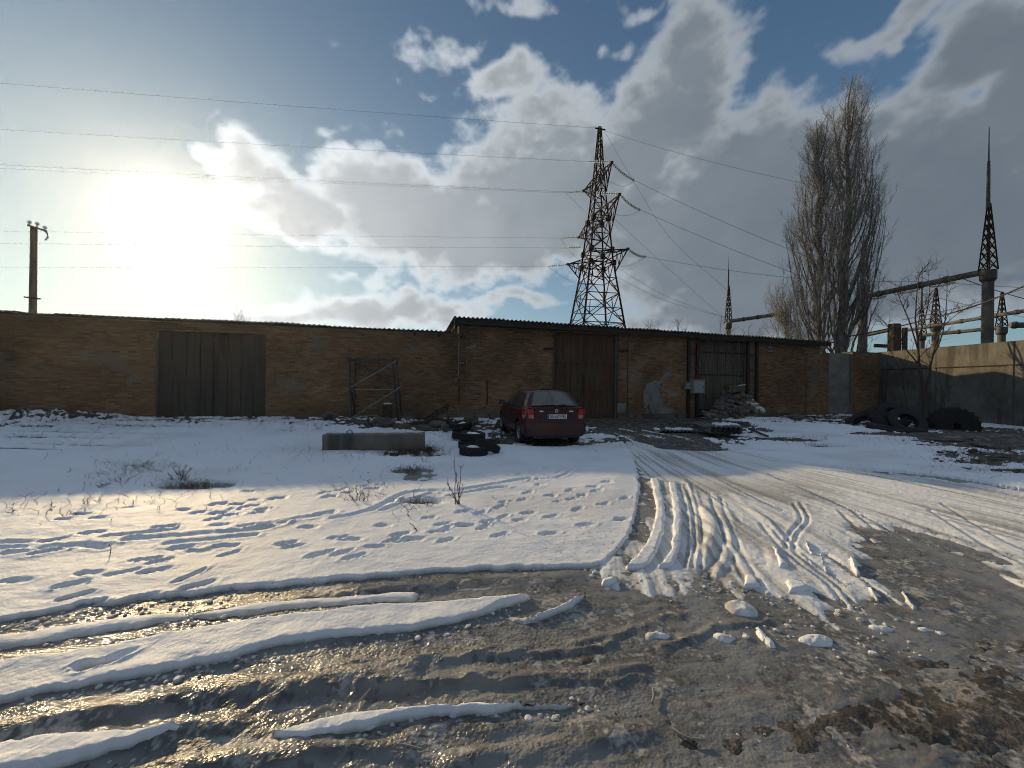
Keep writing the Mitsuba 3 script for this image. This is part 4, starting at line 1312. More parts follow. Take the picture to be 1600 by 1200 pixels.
def tyre(pos, R=.30, w=.19, tilt=(0, 0, 1), label='', group=None, mat='rubber', snow=0., lugs=0, rin=.62, name='old_tyre', cat_='tyre'):
    t = thing(name, label, cat_, group)
    az = unit(tilt)
    ax = unit(np.cross(az, [0, 1.0, .1]))
    ay = np.cross(az, ax)
    pr_ = [(R * rin, -w * .42), (R * (rin + .10), -w * .5), (R * .90, -w * .5), (R * .985, -w * .36), (R, -w * .2), (R, w * .2), (R * .985, w * .36), (R * .90, w * .5), (R * (rin + .10), w * .5), (R * rin, w * .42), (R * (rin + .08), w * .3), (R * (rin + .12), 0), (R * (rin + .08), -w * .3)]
    part(t, 'carcass', lathe(pr_, 36, pos, ax, ay, az, True), mat, 35)
    n_ = lugs or 30
    ms = []
    for i in range(n_):
        an = 2 * math.pi * i / n_
        for sgn in (-1, 1):
            a2 = an + sgn * .35 * math.pi / n_
            dr_ = math.cos(a2) * ax + math.sin(a2) * ay
            tg = -math.sin(a2) * ax + math.cos(a2) * ay
            ms.append(obox(np.asarray(pos) + dr_ * R * 1.0 + az * sgn * w * .22, dr_ * R * (.022 if lugs else .018), tg * R * math.pi / n_ * (.45 if lugs else .62) + az * sgn * w * (.08 if lugs else .0), az * w * .17))
    part(t, 'tread', cat(ms), mat)
    if snow:
        v, f = lathe([(.001, .03), (R * rin * .5, .025), (R * rin * .9, .0), (R * (rin + .1), -.04)], 20, np.asarray(pos) + az * w * (.5 - snow), ax, ay, az)
        v = v + az * ((meshkit.noise(v * 9, 3) - .5) * .05)[:, None]
        part(t, 'snow_patch', (v, f), 'snow_skin', True)
    return t


def gpos(px, py, up=0.0):
    p = G(px, py)
    p[2] = gz(p[0], p[1], .05) + up
    return p


p = gpos(740, 716)
tyre(p + Z * .09, .30, .19, (.03, -.02, 1), 'nearest flat lying old tyre with snow in its centre', None, 'rubber', .18)
tyre(p + np.array([.27, .26, .13]), .29, .18, (.35, .30, 1), 'old tyre leaning on the back of the nearest tyre of the row')
p = gpos(736, 703)
tyre(p + Z * .08 + np.array([0, .05, 0]), .31, .19, (-.02, .03, 1), 'lower tyre of the second stack from the front of the tyre row')
tyre(p + Z * .275 + np.array([.03, .07, 0]), .30, .18, (.05, -.06, 1), 'upper snow topped tyre of the second stack in the tyre row', None, 'rubber', .2)
p = gpos(725, 690)
tyre(p + np.array([-.02, .0, .10]), .31, .19, (.10, .12, 1), 'tyre half sunk in the snow behind the second stack')
p = gpos(722, 686)
tyre(p + np.array([0, .25, .10]), .31, .19, (0, 0, 1), 'lower tyre of the farthest stack but one in the tyre row')
tyre(p + np.array([-.05, .27, .30]), .30, .19, (-.08, -.05, 1), 'upper tyre with a snowy rim in the farthest stack but one', None, 'rubber', .2)
p = gpos(714, 675)
tyre(p + np.array([0, .2, .11]), .30, .19, (.1, -.1, 1), 'farthest dark tyre of the row, close to the debris', None, 'rubber', .25)
p = gpos(694, 677)
whole('pipe_stub', tube([p + [0, 0, .12], p + [.10, -.35, .12]], .11, 14), 'stone', 'short dark pipe piece lying left of the tyre row', 'pipe', None, 40)
# stones
for i, (px, py, r, sq, lb, m) in enumerate([(600, 668, .36, (1.25, .9, .75), 'large dark boulder lying in front of the steel trestle', 'stone'), (736, 664, .36, (1.0, .6, .9), 'rounded dark stump of rubble against the wall left of the car', 'stone'),
                                            (664, 676, .26, (1.5, .8, .55), 'flat rubble stone behind the right end of the concrete block', 'stone'), (683, 668, .24, (1.4, .9, .6), 'pale broken stone under the leaning timbers', 'concrete'),
                                            (515, 660, .26, (1.3, .8, .7), 'small heap of broken concrete beside the grey gate', 'concrete'), (630, 672, .22, (1.6, .8, .6), 'rough stone right of the large boulder', 'stone'),
                                            (1243, 659, .34, (1.6, .8, .45), 'pale slab of rubble lying before the right end of the warehouse', 'concrete'), (470, 661, .2, (1.5, .8, .6), 'low broken stone by the wall right of the grey gate', 'stone')]):
    p = gpos(px, py)
    key = whole('rubble_stone', icolump(p + Z * r * sq[2] * .30, r * .8, 20 + i, 3, .60, sq), m, lb, 'stone', None, 22)
# drum with a snow cap behind the boulder
t = thing('rusty_drum', 'dark upright drum capped with snow under the steel trestle', 'drum')
p = A(605.5, 655, 15.75)
p[2] = gz(p[0], p[1], .0)
part(t, 'barrel', lathe([(.001, 0), (.19, 0), (.20, .02), (.19, .2), (.2, .22), (.19, .24), (.19, .42), (.20, .44), (.19, .46), (.19, .62), (.2, .63), (.001, .63)], 24, p), 'timber', 30)
part(t, 'snow_patch', lathe([(.001, .68), (.12, .67), (.18, .645), (.195, .63)], 20, p), 'snow_skin', True)
# timbers
TB = [((664, 655), (701, 632), 15.4, 15.9, .10), ((667, 658), (700, 638), 15.2, 15.7, .09), ((648, 653), (690, 655), 15.3, 15.3, .09), ((655, 661), (718, 662), 14.6, 14.9, .08), ((690, 655), (722, 668), 15.2, 14.0, .09), ((676, 664), (708, 655), 14.3, 15.0, .07), ((640, 667), (672, 657), 14.2, 15.2, .07), ((700, 664), (728, 658), 14.8, 15.4, .08)]
TL = ['upper of the two dark timbers leaning on the garage wall', 'lower of the two dark timbers leaning on the garage wall', 'dark timber lying flat along the foot of the wall', 'long dark timber lying across the debris behind the tyres', 'timber pointing from the debris towards the tyre row', 'short timber crossing the middle of the debris', 'thin timber at the left edge of the debris', 'short dark timber at the right end of the debris']
for (a, b, Y0, Y1, w), lb in zip(TB, TL):
    p, q = A(*a, Y0), A(*b, Y1)
    for r_ in (p, q):
        r_[2] = max(r_[2], gz(r_[0], r_[1], .03))
    whole('old_timber', beam(p, q, w, w * 1.2), 'timber', lb, 'timber')
p, q = gpos(775, 668), gpos(802, 668)
whole('board', obox((p + q) / 2 + Z * .10, (q - p) / 2, np.array([.05, .30, .10]), np.array([0, -.006, .018])), 'timber', 'weathered board propped on the ground left of the car', 'board')
# dark ground litter near the walls, past counting
rl = np.random.default_rng(77)
ms = []
for px, py, sx, sy, n_ in ((680, 664, 35, 6, 90), (600, 662, 30, 4, 50), (1010, 654, 60, 4, 60), (1250, 655, 70, 4, 120), (1110, 662, 50, 6, 120), (1340, 663, 40, 6, 80), (770, 690, 12, 10, 30), (650, 705, 22, 8, 50), (100, 660, 60, 5, 50), (1530, 705, 60, 16, 120), (560, 656, 60, 3, 50)):
    for _ in range(n_):
        c = gpos(px + rl.normal(0, sx), max(py + rl.normal(0, sy), 648), -.02)
        if wall_dist(c[0], c[1]) < .15 or c[0] > 21.5:
            continue
        an = rl.uniform(0, 6.3)
        l_, w_ = rl.uniform(.04, .26), rl.uniform(.012, .05)
        d_ = np.array([math.cos(an), math.sin(an), rl.normal(0, .25)])
        ms.append(beam(c - d_ * l_ / 2, c + d_ * l_ / 2, w_, w_ * rl.uniform(.4, 1)))
whole('ground_litter', cat(ms), 'timber', 'scattered dark sticks and scraps on the ground along the walls', 'litter')
labels['ground_litter']['kind'] = 'stuff'

# ---------------------------------------------------------------- log heap, crate, slate stack
rlg = np.random.default_rng(8)
HC = W(SW(1128), 1.15)
HC[2] = gz(HC[0], HC[1], 0)


def log(c, d, L, r, mat, label, group, seed, snow=False):
    t = thing('firewood_log', label, 'log', group)
    d = unit(d)
    a, b = c - d * L / 2, c + d * L / 2
    pts = np.linspace(a, b, 4)
    pts[1:3] += rlg.normal(0, r * .15, (2, 3))
    part(t, 'bark', tube(pts, r * np.array([1, .97 + rlg.normal(0, .05), .96, .92]), 9, False), mat, 50)
    for e, sg in ((a, -1), (b, 1)):
        x = unit(np.cross(d, [0, .2, 1.0]))
        part(t, 'cut_end', lathe([(.001, sg * .004), (r * .93, 0)], 9, e, x, np.cross(d, x), d), 'log_end')
    if snow:
        up = unit(Z - d * d[2])
        part(t, 'snow_patch', tubes((np.linspace(a, b, 6) * [1, 1, 1] + up * r * .55)[None], (r * np.array([.35, .75, .8, .7, .8, .3]))[None], 8, True), 'snow_skin', True)


ORD = ['first', 'second', 'third', 'fourth', 'fifth', 'sixth', 'seventh', 'eighth', 'ninth', 'tenth', 'eleventh', 'twelfth', 'thirteenth', 'fourteenth']
for lay in range(9):
    z = .09 + lay * .148
    h0_, h1_ = -1.75 * (1 - (lay / 9.2) ** .75), 1.25 * (1 - (lay / 9.6) ** 1.6)
    m_ = int((h1_ - h0_) / .235)
    row_name = 'bottom row' if lay == 0 else f'{ORD[lay]} row up'
    for q in range(m_):
        s_ = h0_ + (q + .5) * (h1_ - h0_) / m_ + rlg.normal(0, .04)
        right = s_ > .45 and lay > 1
        c = HC + WD * s_ + WN * (-.05 - lay * .045 + rlg.normal(0, .09)) + Z * (z + rlg.normal(0, .025))
        d = WN + WD * rlg.normal(0, .38) + Z * rlg.normal(-.05, .18)
        if right:
            d = WN * .8 + WD * rlg.normal(.5, .2) - Z * .25
        pale = right and rlg.random() < .7
        log(c, d, rlg.uniform(.8, 1.15), rlg.uniform(.080, .125), 'sack' if pale else 'bark',
            f"{'pale' if pale else 'dark'} log, {ORD[q]} from the left in the {row_name} of the log heap", 'logs of the heap before the plank gate', 0, right or (lay > 6 and rlg.random() < .4))
t = thing('wooden_crate', 'slatted wooden crate with snow on it, tipped on top of the log heap', 'crate')
cc = HC + WD * -.38 + Z * 1.50 + WN * .05
cu, cv = unit(WD + Z * .10), unit(WN - Z * .18)
cn = unit(np.cross(cu, cv))
cn = cn if cn[2] > 0 else -cn
for k_ in range(3):
    for sg in (-1, 1):
        part(t, 'slat', obox(cc + cv * .22 * sg + cn * (-.10 + .11 * k_), cu * .46, cv * .010, cn * .045), 'wood')
        part(t, 'slat', obox(cc + cu * .47 * sg + cn * (-.10 + .11 * k_), cu * .010, cv * .22, cn * .045), 'wood')
for k_ in range(5):
    part(t, 'bottom_slat', obox(cc + cv * (-.18 + .09 * k_) - cn * .16, cu * .46, cv * .038, cn * .010), 'wood')
part(t, 'snow_patch', obox(cc + cn * .145 + cu * .25 + cv * .22, cu * .2, cv * .02, cn * .014), 'snow_skin')


def loose_sheet(c, u, v, L, Wd, label, snow, group=None, lift=0.0, period=.172, amp=.026):
    """One corrugated sheet lying loose: waves across u, ridges along v."""
    t = thing('slate_sheet', label, 'roof sheet', group)
    u, v = unit(u), unit(v)
    n_ = unit(np.cross(u, v))
    n_ = n_ if n_[2] > 0 else -n_
    k_ = 56
    a = np.linspace(-Wd / 2, Wd / 2, k_ + 1)
    w_ = amp * np.cos(2 * np.pi * a / period)
    fr, bk = (np.array([c + u * x + v * e * L / 2 + n_ * h for x, h in zip(a, w_)]) for e in (-1, 1))
    V = np.vstack([fr, bk, fr - n_ * .010, bk - n_ * .010])
    i_ = np.arange(k_)
    o_ = k_ + 1
    q = lambda A_, B_, C_, D_: np.vstack([np.stack([A_, B_, C_], -1), np.stack([A_, C_, D_], -1)])
    part(t, 'sheet', (V, np.vstack([q(i_, i_ + 1, i_ + 1 + o_, i_ + o_), q(i_ + 2 * o_, i_ + 3 * o_, i_ + 1 + 3 * o_, i_ + 1 + 2 * o_), q(i_, i_ + 2 * o_, i_ + 1 + 2 * o_, i_ + 1), q(i_ + o_, i_ + o_ + 1, i_ + 3 * o_ + 1, i_ + 3 * o_)])), 'slate', 50)
    if snow:
        for x in np.arange(-Wd / 2 + period / 2, Wd / 2, period):
            if snow * (.5 + x / Wd) + (1 - snow) * .0 > rlg.random() * .6:
                l0, l1 = rlg.uniform(-.48, -.1), rlg.uniform(.1, .48)
                pts = np.array([c + u * x + v * L * l + n_ * (-amp * .15) for l in np.linspace(l0, l1, 6)])
                part(t, 'snow_patch', tubes(pts[None], (period * np.array([.1, .42, .5, .4, .48, .08]))[None], 6, True), 'snow_skin', True)
    return n_


a, b = gpos(1104, 682, 0), gpos(1168, 682, 0)
u = unit(b - a)
v = unit(np.array([.12, 1.0, 0]))
c0 = (a + b) / 2 + v * .85 + Z * .05
for i in range(5):
    loose_sheet(c0 + Z * (.03 + i * .052) + u * rlg.normal(0, .03) + v * rlg.normal(0, .05), u + Z * rlg.normal(0, .01), v + u * rlg.normal(0, .03), 1.75, 1.13,
                ['lowest corrugated slate sheet of the stack before the log heap', 'second lowest corrugated slate sheet of the stack before the log heap', 'middle corrugated slate sheet of the stack before the log heap', 'fourth corrugated slate sheet of the stack, just under the snowy one', 'topmost corrugated slate sheet of the stack, its ridges under snow'][i], .95 if i == 4 else 0)
a, b = gpos(1024, 675), gpos(1090, 674)
loose_sheet((a + b) / 2 + np.array([0, .35, .02]), b - a, np.array([.1, 1, .0]), .9, 1.5, 'loose corrugated slate sheet with snow in its furrows, left of the stack', .98)
whole('steel_bar', beam(gpos(1170, 672, .05), gpos(1200, 683, .02), .05), 'dark_steel', 'dark bar lying on the snow right of the slate stack', 'bar')

# ---------------------------------------------------------------- big tyres by the concrete wall
R_ = .56


def big(px, py, Y, tilt, label, R=.56, w=.30, mat='rubber_grey', **k):
    p = A(px, py, Y)
    return tyre(p, R, w, tilt, label, None, mat, name='truck_tyre', rin=.52, **k)


big(1416, 660, 14.9, (-.25, -1, .75), 'truck tyre with its round hole facing the yard, rightmost of the pile', .60)
big(1395, 649, 15.7, (-.15, -.85, .75), 'truck tyre lying tilted behind the rightmost one, its hole half hidden', .58)
big(1372, 659, 15.5, (.75, -.5, .6), 'dark truck tyre in the middle of the pile by the concrete wall', .58)
big(1350, 661, 16.0, (-.75, -.2, .75), 'leftmost dark truck tyre of the pile, leaning to the left', .58)
big(1384, 673, 14.4, (.15, -.2, 1), 'truck tyre lying flat in front of the pile', .56)
big(1418, 678, 14.0, (-.1, .15, 1), 'half buried flat truck tyre at the right foot of the pile', .52)
p = A(1489, 668, 15.6)
tyre(np.array([p[0], p[1], .12]), .76, .5, unit([-.38, -1, .12]), 'huge black tractor tyre sunk halfway into the ground by the concrete wall', None, 'rubber', 0, 22, .16, 'tractor_tyre', 'tractor tyre')
# earth heaped at the foot of the wall
ms = []
for i, (px, py, r, sq) in enumerate([(1500, 688, .9, (2.0, .8, .20)), (1570, 690, 1.0, (1.8, 1.0, .22)), (1440, 684, .7, (1.6, .8, .22)), (1620, 700, 1.1, (1.6, 1., .2))]):
    q = G(px, py)
    ms.append(icolump(np.array([q[0], q[1], .0]), r, 60 + i, 4, .35, sq))
setting('soil', cat(ms), 'mud_skin', True)

# ---------------------------------------------------------------- trees and weeds


def smooth_tree(levels, name):
    return cat([tubes(P, R, sd) for P, R, sd in levels])


def grow(parents, radii, per, lrange, out, upb, rr, rad0, taper, k, lo=.15, wob=.05, seed=1):
    """Twigs from points along the parents (n, m, 3)."""
    n_, m_ = parents.shape[:2]
    pi = np.repeat(np.arange(n_), per)
    t_ = lo + (1 - lo) * rr.random(len(pi)) ** .9
    x = t_ * (m_ - 1)
    i0 = np.minimum(x.astype(int), m_ - 2)
    fr = (x - i0)[:, None]
    p0 = parents[pi, i0] * (1 - fr) + parents[pi, i0 + 1] * fr
    d0 = parents[pi, i0 + 1] - parents[pi, i0]
    d0 /= np.linalg.norm(d0, axis=1, keepdims=True) + 1e-9
    side = rr.normal(size=(len(pi), 3))
    side -= (side * d0).sum(1, keepdims=True) * d0
    side /= np.linalg.norm(side, axis=1, keepdims=True)
    L = rr.uniform(*lrange, len(pi)) * (1.15 - .6 * t_)
    d1 = d0 + side * out
    d1 /= np.linalg.norm(d1, axis=1, keepdims=True)
    tt = np.linspace(0, 1, k)
    P = [p0]
    cur = p0
    for j in range(1, k):
        dd = d1 * (1 - tt[j] * .5) + np.array([0, 0, upb]) * tt[j] + rr.normal(0, wob * 4, (len(pi), 3))
        dd /= np.linalg.norm(dd, axis=1, keepdims=True)
        cur = cur + dd * (L / (k - 1))[:, None]
        P.append(cur)
    P = np.stack(P, 1)
    rp = radii[pi, i0]
    r0 = np.minimum(rad0 * rr.uniform(.7, 1.2, len(pi)), rp * .8)
    return P, r0[:, None] * (1 - (1 - taper) * tt)


def poplar(base_p, lean, H, prof, label, seed, n1, trunk_r):
    """A bare fastigiate poplar: prof = [(height, reach)]."""
    rr = np.random.default_rng(seed)
    t = thing('poplar_tree', label, 'tree')
    k = 14
    hh = np.linspace(0, 1, k)
    tr = np.array([base_p + np.array([lean[0] * h, lean[1] * h, H * h]) + np.array([rr.normal(0, .10), rr.normal(0, .10), 0]) * (h > .05) for h in hh])
    rad = trunk_r * (1 - hh) ** .8 + .02
    rad[0] *= 1.25
    part(t, 'trunk', tubes(tr[None], rad[None], 10), 'bark', True)
    ph, pr2 = np.array(prof).T
    P1, R1 = [], []
    for i in range(n1):
        h0 = H * (.03 + .80 * (i + rr.random()) / n1)
        a = rr.uniform(0, 2 * np.pi)
        L = rr.uniform(.25, .46) * (H - h0) + 2.0
        h1 = min(h0 + L, H * .985)
        reach = np.interp(h1, ph, pr2) * rr.uniform(.45, 1.0)
        m = 9
        q = np.linspace(0, 1, m)
        axis = np.array([np.interp(h0 + (h1 - h0) * q, H * hh, tr[:, c]) for c in (0, 1)]).T
        rho = reach * (1 - (1 - q) ** 2.2)
        wob = rr.normal(0, .10, (m, 2)).cumsum(0) * .6
        P1.append(np.column_stack([axis[:, 0] + rho * np.cos(a) + wob[:, 0] * (q > 0), axis[:, 1] + rho * np.sin(a) + wob[:, 1] * (q > 0), base_p[2] + h0 + (h1 - h0) * (q ** 1.12)]))
        R1.append((.028 + .0065 * L) * (1 - q * .88))
    P1, R1 = np.array(P1), np.array(R1)
    P2, R2 = grow(P1, R1, 10, (1.3, 3.4), .70, .8, rr, .023, .25, 6, .12, .04)
    P3, R3 = grow(P2, R2, 7, (.5, 1.3), .7, .65, rr, .0090, .35, 4, .15, .06)
    P4, R4 = grow(P3, R3, 3, (.25, .6), .8, .35, rr, .006, .5, 3, .2, .06)
    part(t, 'limbs', tubes(P1, R1, 6), 'bark', True)
    part(t, 'branches', tubes(P2, R2, 4), 'twig', True)
    part(t, 'twigs', cat([tubes(P3, R3, 3), tubes(P4, R4, 3)]), 'twig', True)
    return t


YP = 33.0
b1 = A(1313, 552, YP)
b1[2] = 0
t1 = A(1331, 118, YP)
poplar(b1, (t1 - b1)[:2] * .98, t1[2] - .1, [(0, .4), (4, .9), (8, 1.8), (11, 2.35), (15, 2.5), (19, 2.3), (23, 1.75), (25.5, 1.15), (27.3, .5), (30, .2)], 'tallest bare poplar, a slender grey brown column right of its shorter twin', 51, 66, .42)
b2 = A(1282, 548, YP + .8)
b2[2] = 0
t2 = A(1276, 188, YP + .8)
poplar(b2, (t2 - b2)[:2], t2[2], [(0, .4), (3, 1.8), (6, 3.6), (9, 3.9), (13, 3.4), (17, 2.8), (20, 1.8), (22, .9), (24, .3)], 'shorter bare poplar standing left of the tallest one', 52, 66, .36)
b3 = A(1240, 548, YP - 2)
b3[2] = 0
poplar(b3, (-.8, 0), 8.6, [(0, .4), (3, 1.2), (6, 1.3), (9, .6)], 'low bare sapling beneath the left edge of the poplars', 53, 14, .13)


def shrub_tree(base_p, stems, label, seed, rad, per2=7, per3=5, mats=('bark', 'twig'), name='bare_tree'):
    rr = np.random.default_rng(seed)
    t = thing(name, label, 'tree')
    P1 = np.array([spline(s_, 6)[np.linspace(0, len(spline(s_, 6)) - 1, 10).round().astype(int)] for s_ in stems])
    q = np.linspace(0, 1, 10)
    R1 = np.array([r * (1 - .86 * q) for r in rad])
    part(t, 'trunk', tubes(P1, R1, 7), mats[0], True)
    P2, R2 = grow(P1, R1, per2, (.6, 1.9), .8, .35, rr, .020, .3, 6, .30, .06)
    P3, R3 = grow(P2, R2, per3, (.25, .8), .8, .2, rr, .009, .4, 4, .2, .07)
    part(t, 'branches', cat([tubes(P2, R2, 4), tubes(P3, R3, 3)]), mats[1], True)


YT = 18.3
B = lambda px, py, Y=YT: A(px, py, Y)
root = A(1447, 655, YT)
root[2] = 0
S = [[root, B(1443, 610), B(1436, 570), B(1434, 530), B(1430, 490), B(1436, 430)], [B(1445, 622), B(1452, 590), B(1456, 560), B(1470, 530), B(1478, 490), B(1480, 440)], [B(1436, 570), B(1415, 545), B(1395, 520), B(1375, 495)], [B(1434, 545), B(1420, 500), B(1405, 465), B(1398, 440)],
     [B(1456, 560), B(1468, 520), B(1490, 495), B(1520, 475)], [B(1434, 530), B(1446, 495), B(1452, 460), B(1450, 425)], [root + [-.6, .2, 0], B(1415, 620), B(1408, 590), B(1400, 565), B(1385, 540)], [root + [.7, 0, 0], B(1476, 640), B(1472, 610), B(1466, 585)]]
shrub_tree(root, S, 'young bare tree with several thin stems growing before the concrete wall', 61, [.085, .06, .035, .035, .03, .035, .03, .022], 11, 7, ('young_bark', 'young_bark'))
for i, (px, py, top, Y, lb) in enumerate([(1013, 520, 500, 40, 'leftmost tiny bare treetop over the warehouse roof'), (1060, 522, 503, 42, 'bushy bare treetop over the warehouse roof right of the pylon'), (1125, 524, 505, 44, 'small bare treetop left of the thin lightning mast'), (1170, 528, 508, 44, 'bare treetop right of the thin lightning mast'), (372, 505, 490, 30, 'bare twigs showing over the roof of the garage')]):
    root = A(px, py, Y)
    tp = A(px, top, Y)
    root[2] = 0
    rr = np.random.default_rng(70 + i)
    S = [[root, root * [1, 1, 0] + [0, 0, tp[2] * .6], root * [1, 1, 0] + [dx, dy, tp[2] * (1 - .1 * abs(dx))]] for dx, dy in [(0, 0)] + [tuple(rr.normal(0, 1.1, 2)) for _ in range(4)]]
    shrub_tree(root, S, lb, 80 + i, [.1, .06, .06, .05, .05], 12, 6)


def weed(px, py, tops, label, seed, r=.006, twigs=3, group=None):
    rr = np.random.default_rng(seed)
    t = thing('dry_weed', label, 'weed', group)
    p = G(px, py)
    p[2] = gz(p[0], p[1], .03)
    P1 = []
    for tx, ty in tops:
        q = A(tx, ty, p[1] + rr.normal(0, .05))
        m = (p + q) / 2 + rr.normal(0, .02, 3)
        b = p + np.append(rr.normal(0, .025, 2), -.03)
        P1.append(np.array([b, b * .6 + m * .4, m, m * .4 + q * .6 + rr.normal(0, .01, 3), q]))
    P1 = np.array(P1)
    R1 = np.repeat((r * np.linspace(1, .45, 5))[None], len(P1), 0)
    part(t, 'stems', tubes(P1, R1, 4), 'weed', True)
    if twigs:
        L = np.linalg.norm(P1[:, -1] - P1[:, 0], axis=1).mean()
        P2, R2 = grow(P1, R1, twigs, (L * .12, L * .35), .8, .4, rr, r * .6, .5, 3, .35, .05)
        P3, R3 = grow(P2, R2, 2, (L * .05, L * .12), .8, .3, rr, r * .6, .8, 2, .4, .05)
        part(t, 'sprigs', cat([tubes(P2, R2, 3), tubes(P3, R3, 3)]), 'weed', True)


weed(716, 796, [(709, 719), (720, 729), (700, 746), (723, 760), (713, 740), (706, 770)], 'tallest dry stalks standing in the sunlit snow near the middle', 1, .007, 2)
weed(283, 755, [(262, 738), (270, 731), (280, 730), (291, 729), (299, 731), (288, 738), (276, 740), (296, 744), (265, 748), (285, 733)], 'bushy dry weed with seed heads on the shaded snow at left', 2, .007, 7)
weed(560, 790, [(547, 762), (556, 757), (566, 770), (574, 775), (550, 775)], 'small branching weed left of the tallest stalks, at the shadow edge', 3, .006, 4)
weed(572, 790, [(566, 768), (575, 765), (582, 790)], 'thin weed just right of the small branching weed', 4, .005, 3)
weed(641, 814, [(640, 799), (643, 803)], 'short upright stalk with a dark tip beside the snow trail', 5, .007, 2)
weed(655, 837, [(640, 818), (646, 826)], 'dark stick poking slantwise out of the snow below the trail', 6, .008, 0)
weed(175, 876, [(170, 850)], 'single bent stalk left of the long trails', 7, .006, 0)
weed(78, 807, [(87, 791), (80, 797)], 'slanting stalk on the sunlit snow at far left', 8, .006, 1)
weed(12, 806, [(20, 800), (26, 798), (8, 801)], 'tuft of stalks at the left edge of the picture', 9, .006, 3)
weed(135, 794, [(137, 780), (133, 776), (142, 774)], 'forked stalk in the snow below the shadow edge at left', 10, .006, 1)
weed(152, 766, [(155, 755), (150, 758), (168, 757), (174, 755)], 'row of short dark stalks in the shaded snow at left', 11, .007, 1)
weed(255, 742, [(243, 735), (250, 733), (235, 738)], 'low grey weed left of the bushy one', 12, .006, 4)
weed(577, 748, [(571, 741), (580, 742), (575, 738), (584, 745)], 'curled dry leaf clump in the shaded snow', 13, .008, 4)
weed(450, 680, [(445, 668), (455, 665), (460, 672), (440, 672)], 'dry weed left of the concrete block', 14, .007, 4)
weed(500, 676, [(492, 664), (503, 660), (497, 668)], 'dry weed at the left end of the concrete block', 15, .007, 4)
weed(770, 787, [(768, 776), (776, 778)], 'faint pair of stalks right of the tallest ones', 16, .004, 1)
weed(748, 796, [(746, 786), (752, 788)], 'faint stalks between the trail and the footprints', 17, .004, 1)
weed(665, 730, [(660, 716), (668, 714), (672, 722)], 'dry weed in front of the right end of the concrete block', 18, .007, 4)
weed(1290, 688, [(1287, 679), (1296, 678)], 'bent wire like stalk on the shaded snow at right', 19, .007, 0)
# grass blades, past counting
rgx = np.random.default_rng(91)
P, R2 = [], []
for px, py, sx, sy, n_ in ((640, 712, 30, 5, 300), (655, 705, 14, 5, 240), (642, 741, 14, 3, 90), (300, 764, 24, 3, 110), (225, 735, 26, 5, 200), (170, 752, 24, 7, 60), (560, 708, 40, 6, 160), (690, 680, 34, 10, 240), (760, 690, 16, 8, 110), (470, 672, 34, 8, 140), (90, 800, 60, 12, 60), (240, 790, 70, 9, 50), (660, 792, 18, 4, 36), (570, 775, 26, 8, 80), (350, 715, 120, 20, 160), (645, 800, 20, 8, 40), (1245, 688, 22, 4, 110), (1530, 712, 46, 16, 420), (1280, 698, 14, 2, 40), (1400, 690, 40, 6, 140), (60, 690, 80, 10, 120), (1000, 690, 30, 8, 60), (900, 1080, 250, 50, 0)):
    for _ in range(n_):
        c = gpos(px + rgx.normal(0, sx), py + rgx.normal(0, sy), -.03)
        if c[0] > 21.5 or wall_dist(c[0], c[1]) < .1:
            continue
        h_ = rgx.uniform(.04, .14)
        d_ = np.array([rgx.normal(0, .45), rgx.normal(0, .45), 1.0])
        d2 = d_ + np.array([rgx.normal(0, .7), rgx.normal(0, .7), -.3])
        P.append([c, c + d_ * h_ * .6, c + d_ * h_ * .6 + d2 * h_ * .5])
        R2.append([.0035, .003, .0012])
whole('dry_grass', tubes(np.array(P), np.array(R2), 3), 'weed', 'sparse dry grass blades poking through the thin snow', 'grass')
labels['dry_grass']['kind'] = 'stuff'
# pebbles and crumbs of ice and dirt on the road
rpb = np.random.default_rng(95)
ms = {'stone': [], 'snow_skin': []}
tpl = [icolump((0, 0, 0), 1.0, 300 + i, 1, .5, (1.2, 1, .7)) for i in range(6)]
for _ in range(700):
    px, py = rpb.uniform(-50, 1650), 900 + 320 * rpb.random() ** .8
    g = G(px, py)
    if g[1] < 1.2:
        continue
    z = max(float(ice_height(g[:1], g[1:2])[0]), float(mud_height(g[:1], g[1:2])[0])) if False else gz(g[0], g[1], .012)
    r = rpb.uniform(.003, .009)
    v, f = tpl[rpb.integers(6)]
    an = rpb.uniform(0, 6.3)
    ms['stone' if rpb.random() < .62 else 'snow_skin'].append((xf((v * r, f), frame(an, (g[0], g[1], z + r * .3)))[0], f))
whole('road_grit', cat(ms['stone']), 'stone', 'small dark stones scattered on the icy road', 'grit')
labels['road_grit']['kind'] = 'stuff'
whole('ice_crumbs', cat(ms['snow_skin']), 'snow_skin', 'small white crumbs of snow and ice on the road', 'ice')
labels['ice_crumbs']['kind'] = 'stuff'
# crumbs of snow broken off along the edges of the ruts
rcr = np.random.default_rng(97)
ms = []
for pts, n_, sp in (([(0, 985), (220, 952), (500, 924), (800, 901), (930, 898)], 260, .05), ([(0, 1112), (235, 1068), (420, 1026), (680, 992), (842, 942)], 170, .04), ([(410, 1170), (610, 1140), (780, 1127), (940, 1110)], 90, .04), ([(0, 1010), (330, 968), (640, 940)], 110, .05), ([(975, 895), (1000, 850), (1008, 800)], 50, .06), ([(1010, 905), (1165, 935), (1345, 930)], 150, .14), ([(1130, 985), (1290, 990), (1460, 1000)], 70, .14)):
    poly = GP(pts, 12)
    for _ in range(n_):
        q = poly[rcr.integers(len(poly) - 1)] + rcr.normal(0, sp, 2) + np.array([0, -.03])
        r = rcr.uniform(.004, .012) * (1 + .8 * (rcr.random() < .12))
        v, f = tpl[rcr.integers(6)]
        ms.append((xf((v * r, f), frame(rcr.uniform(0, 6.3), (q[0], q[1], gz(q[0], q[1], .018) + r * .2)))[0], f))
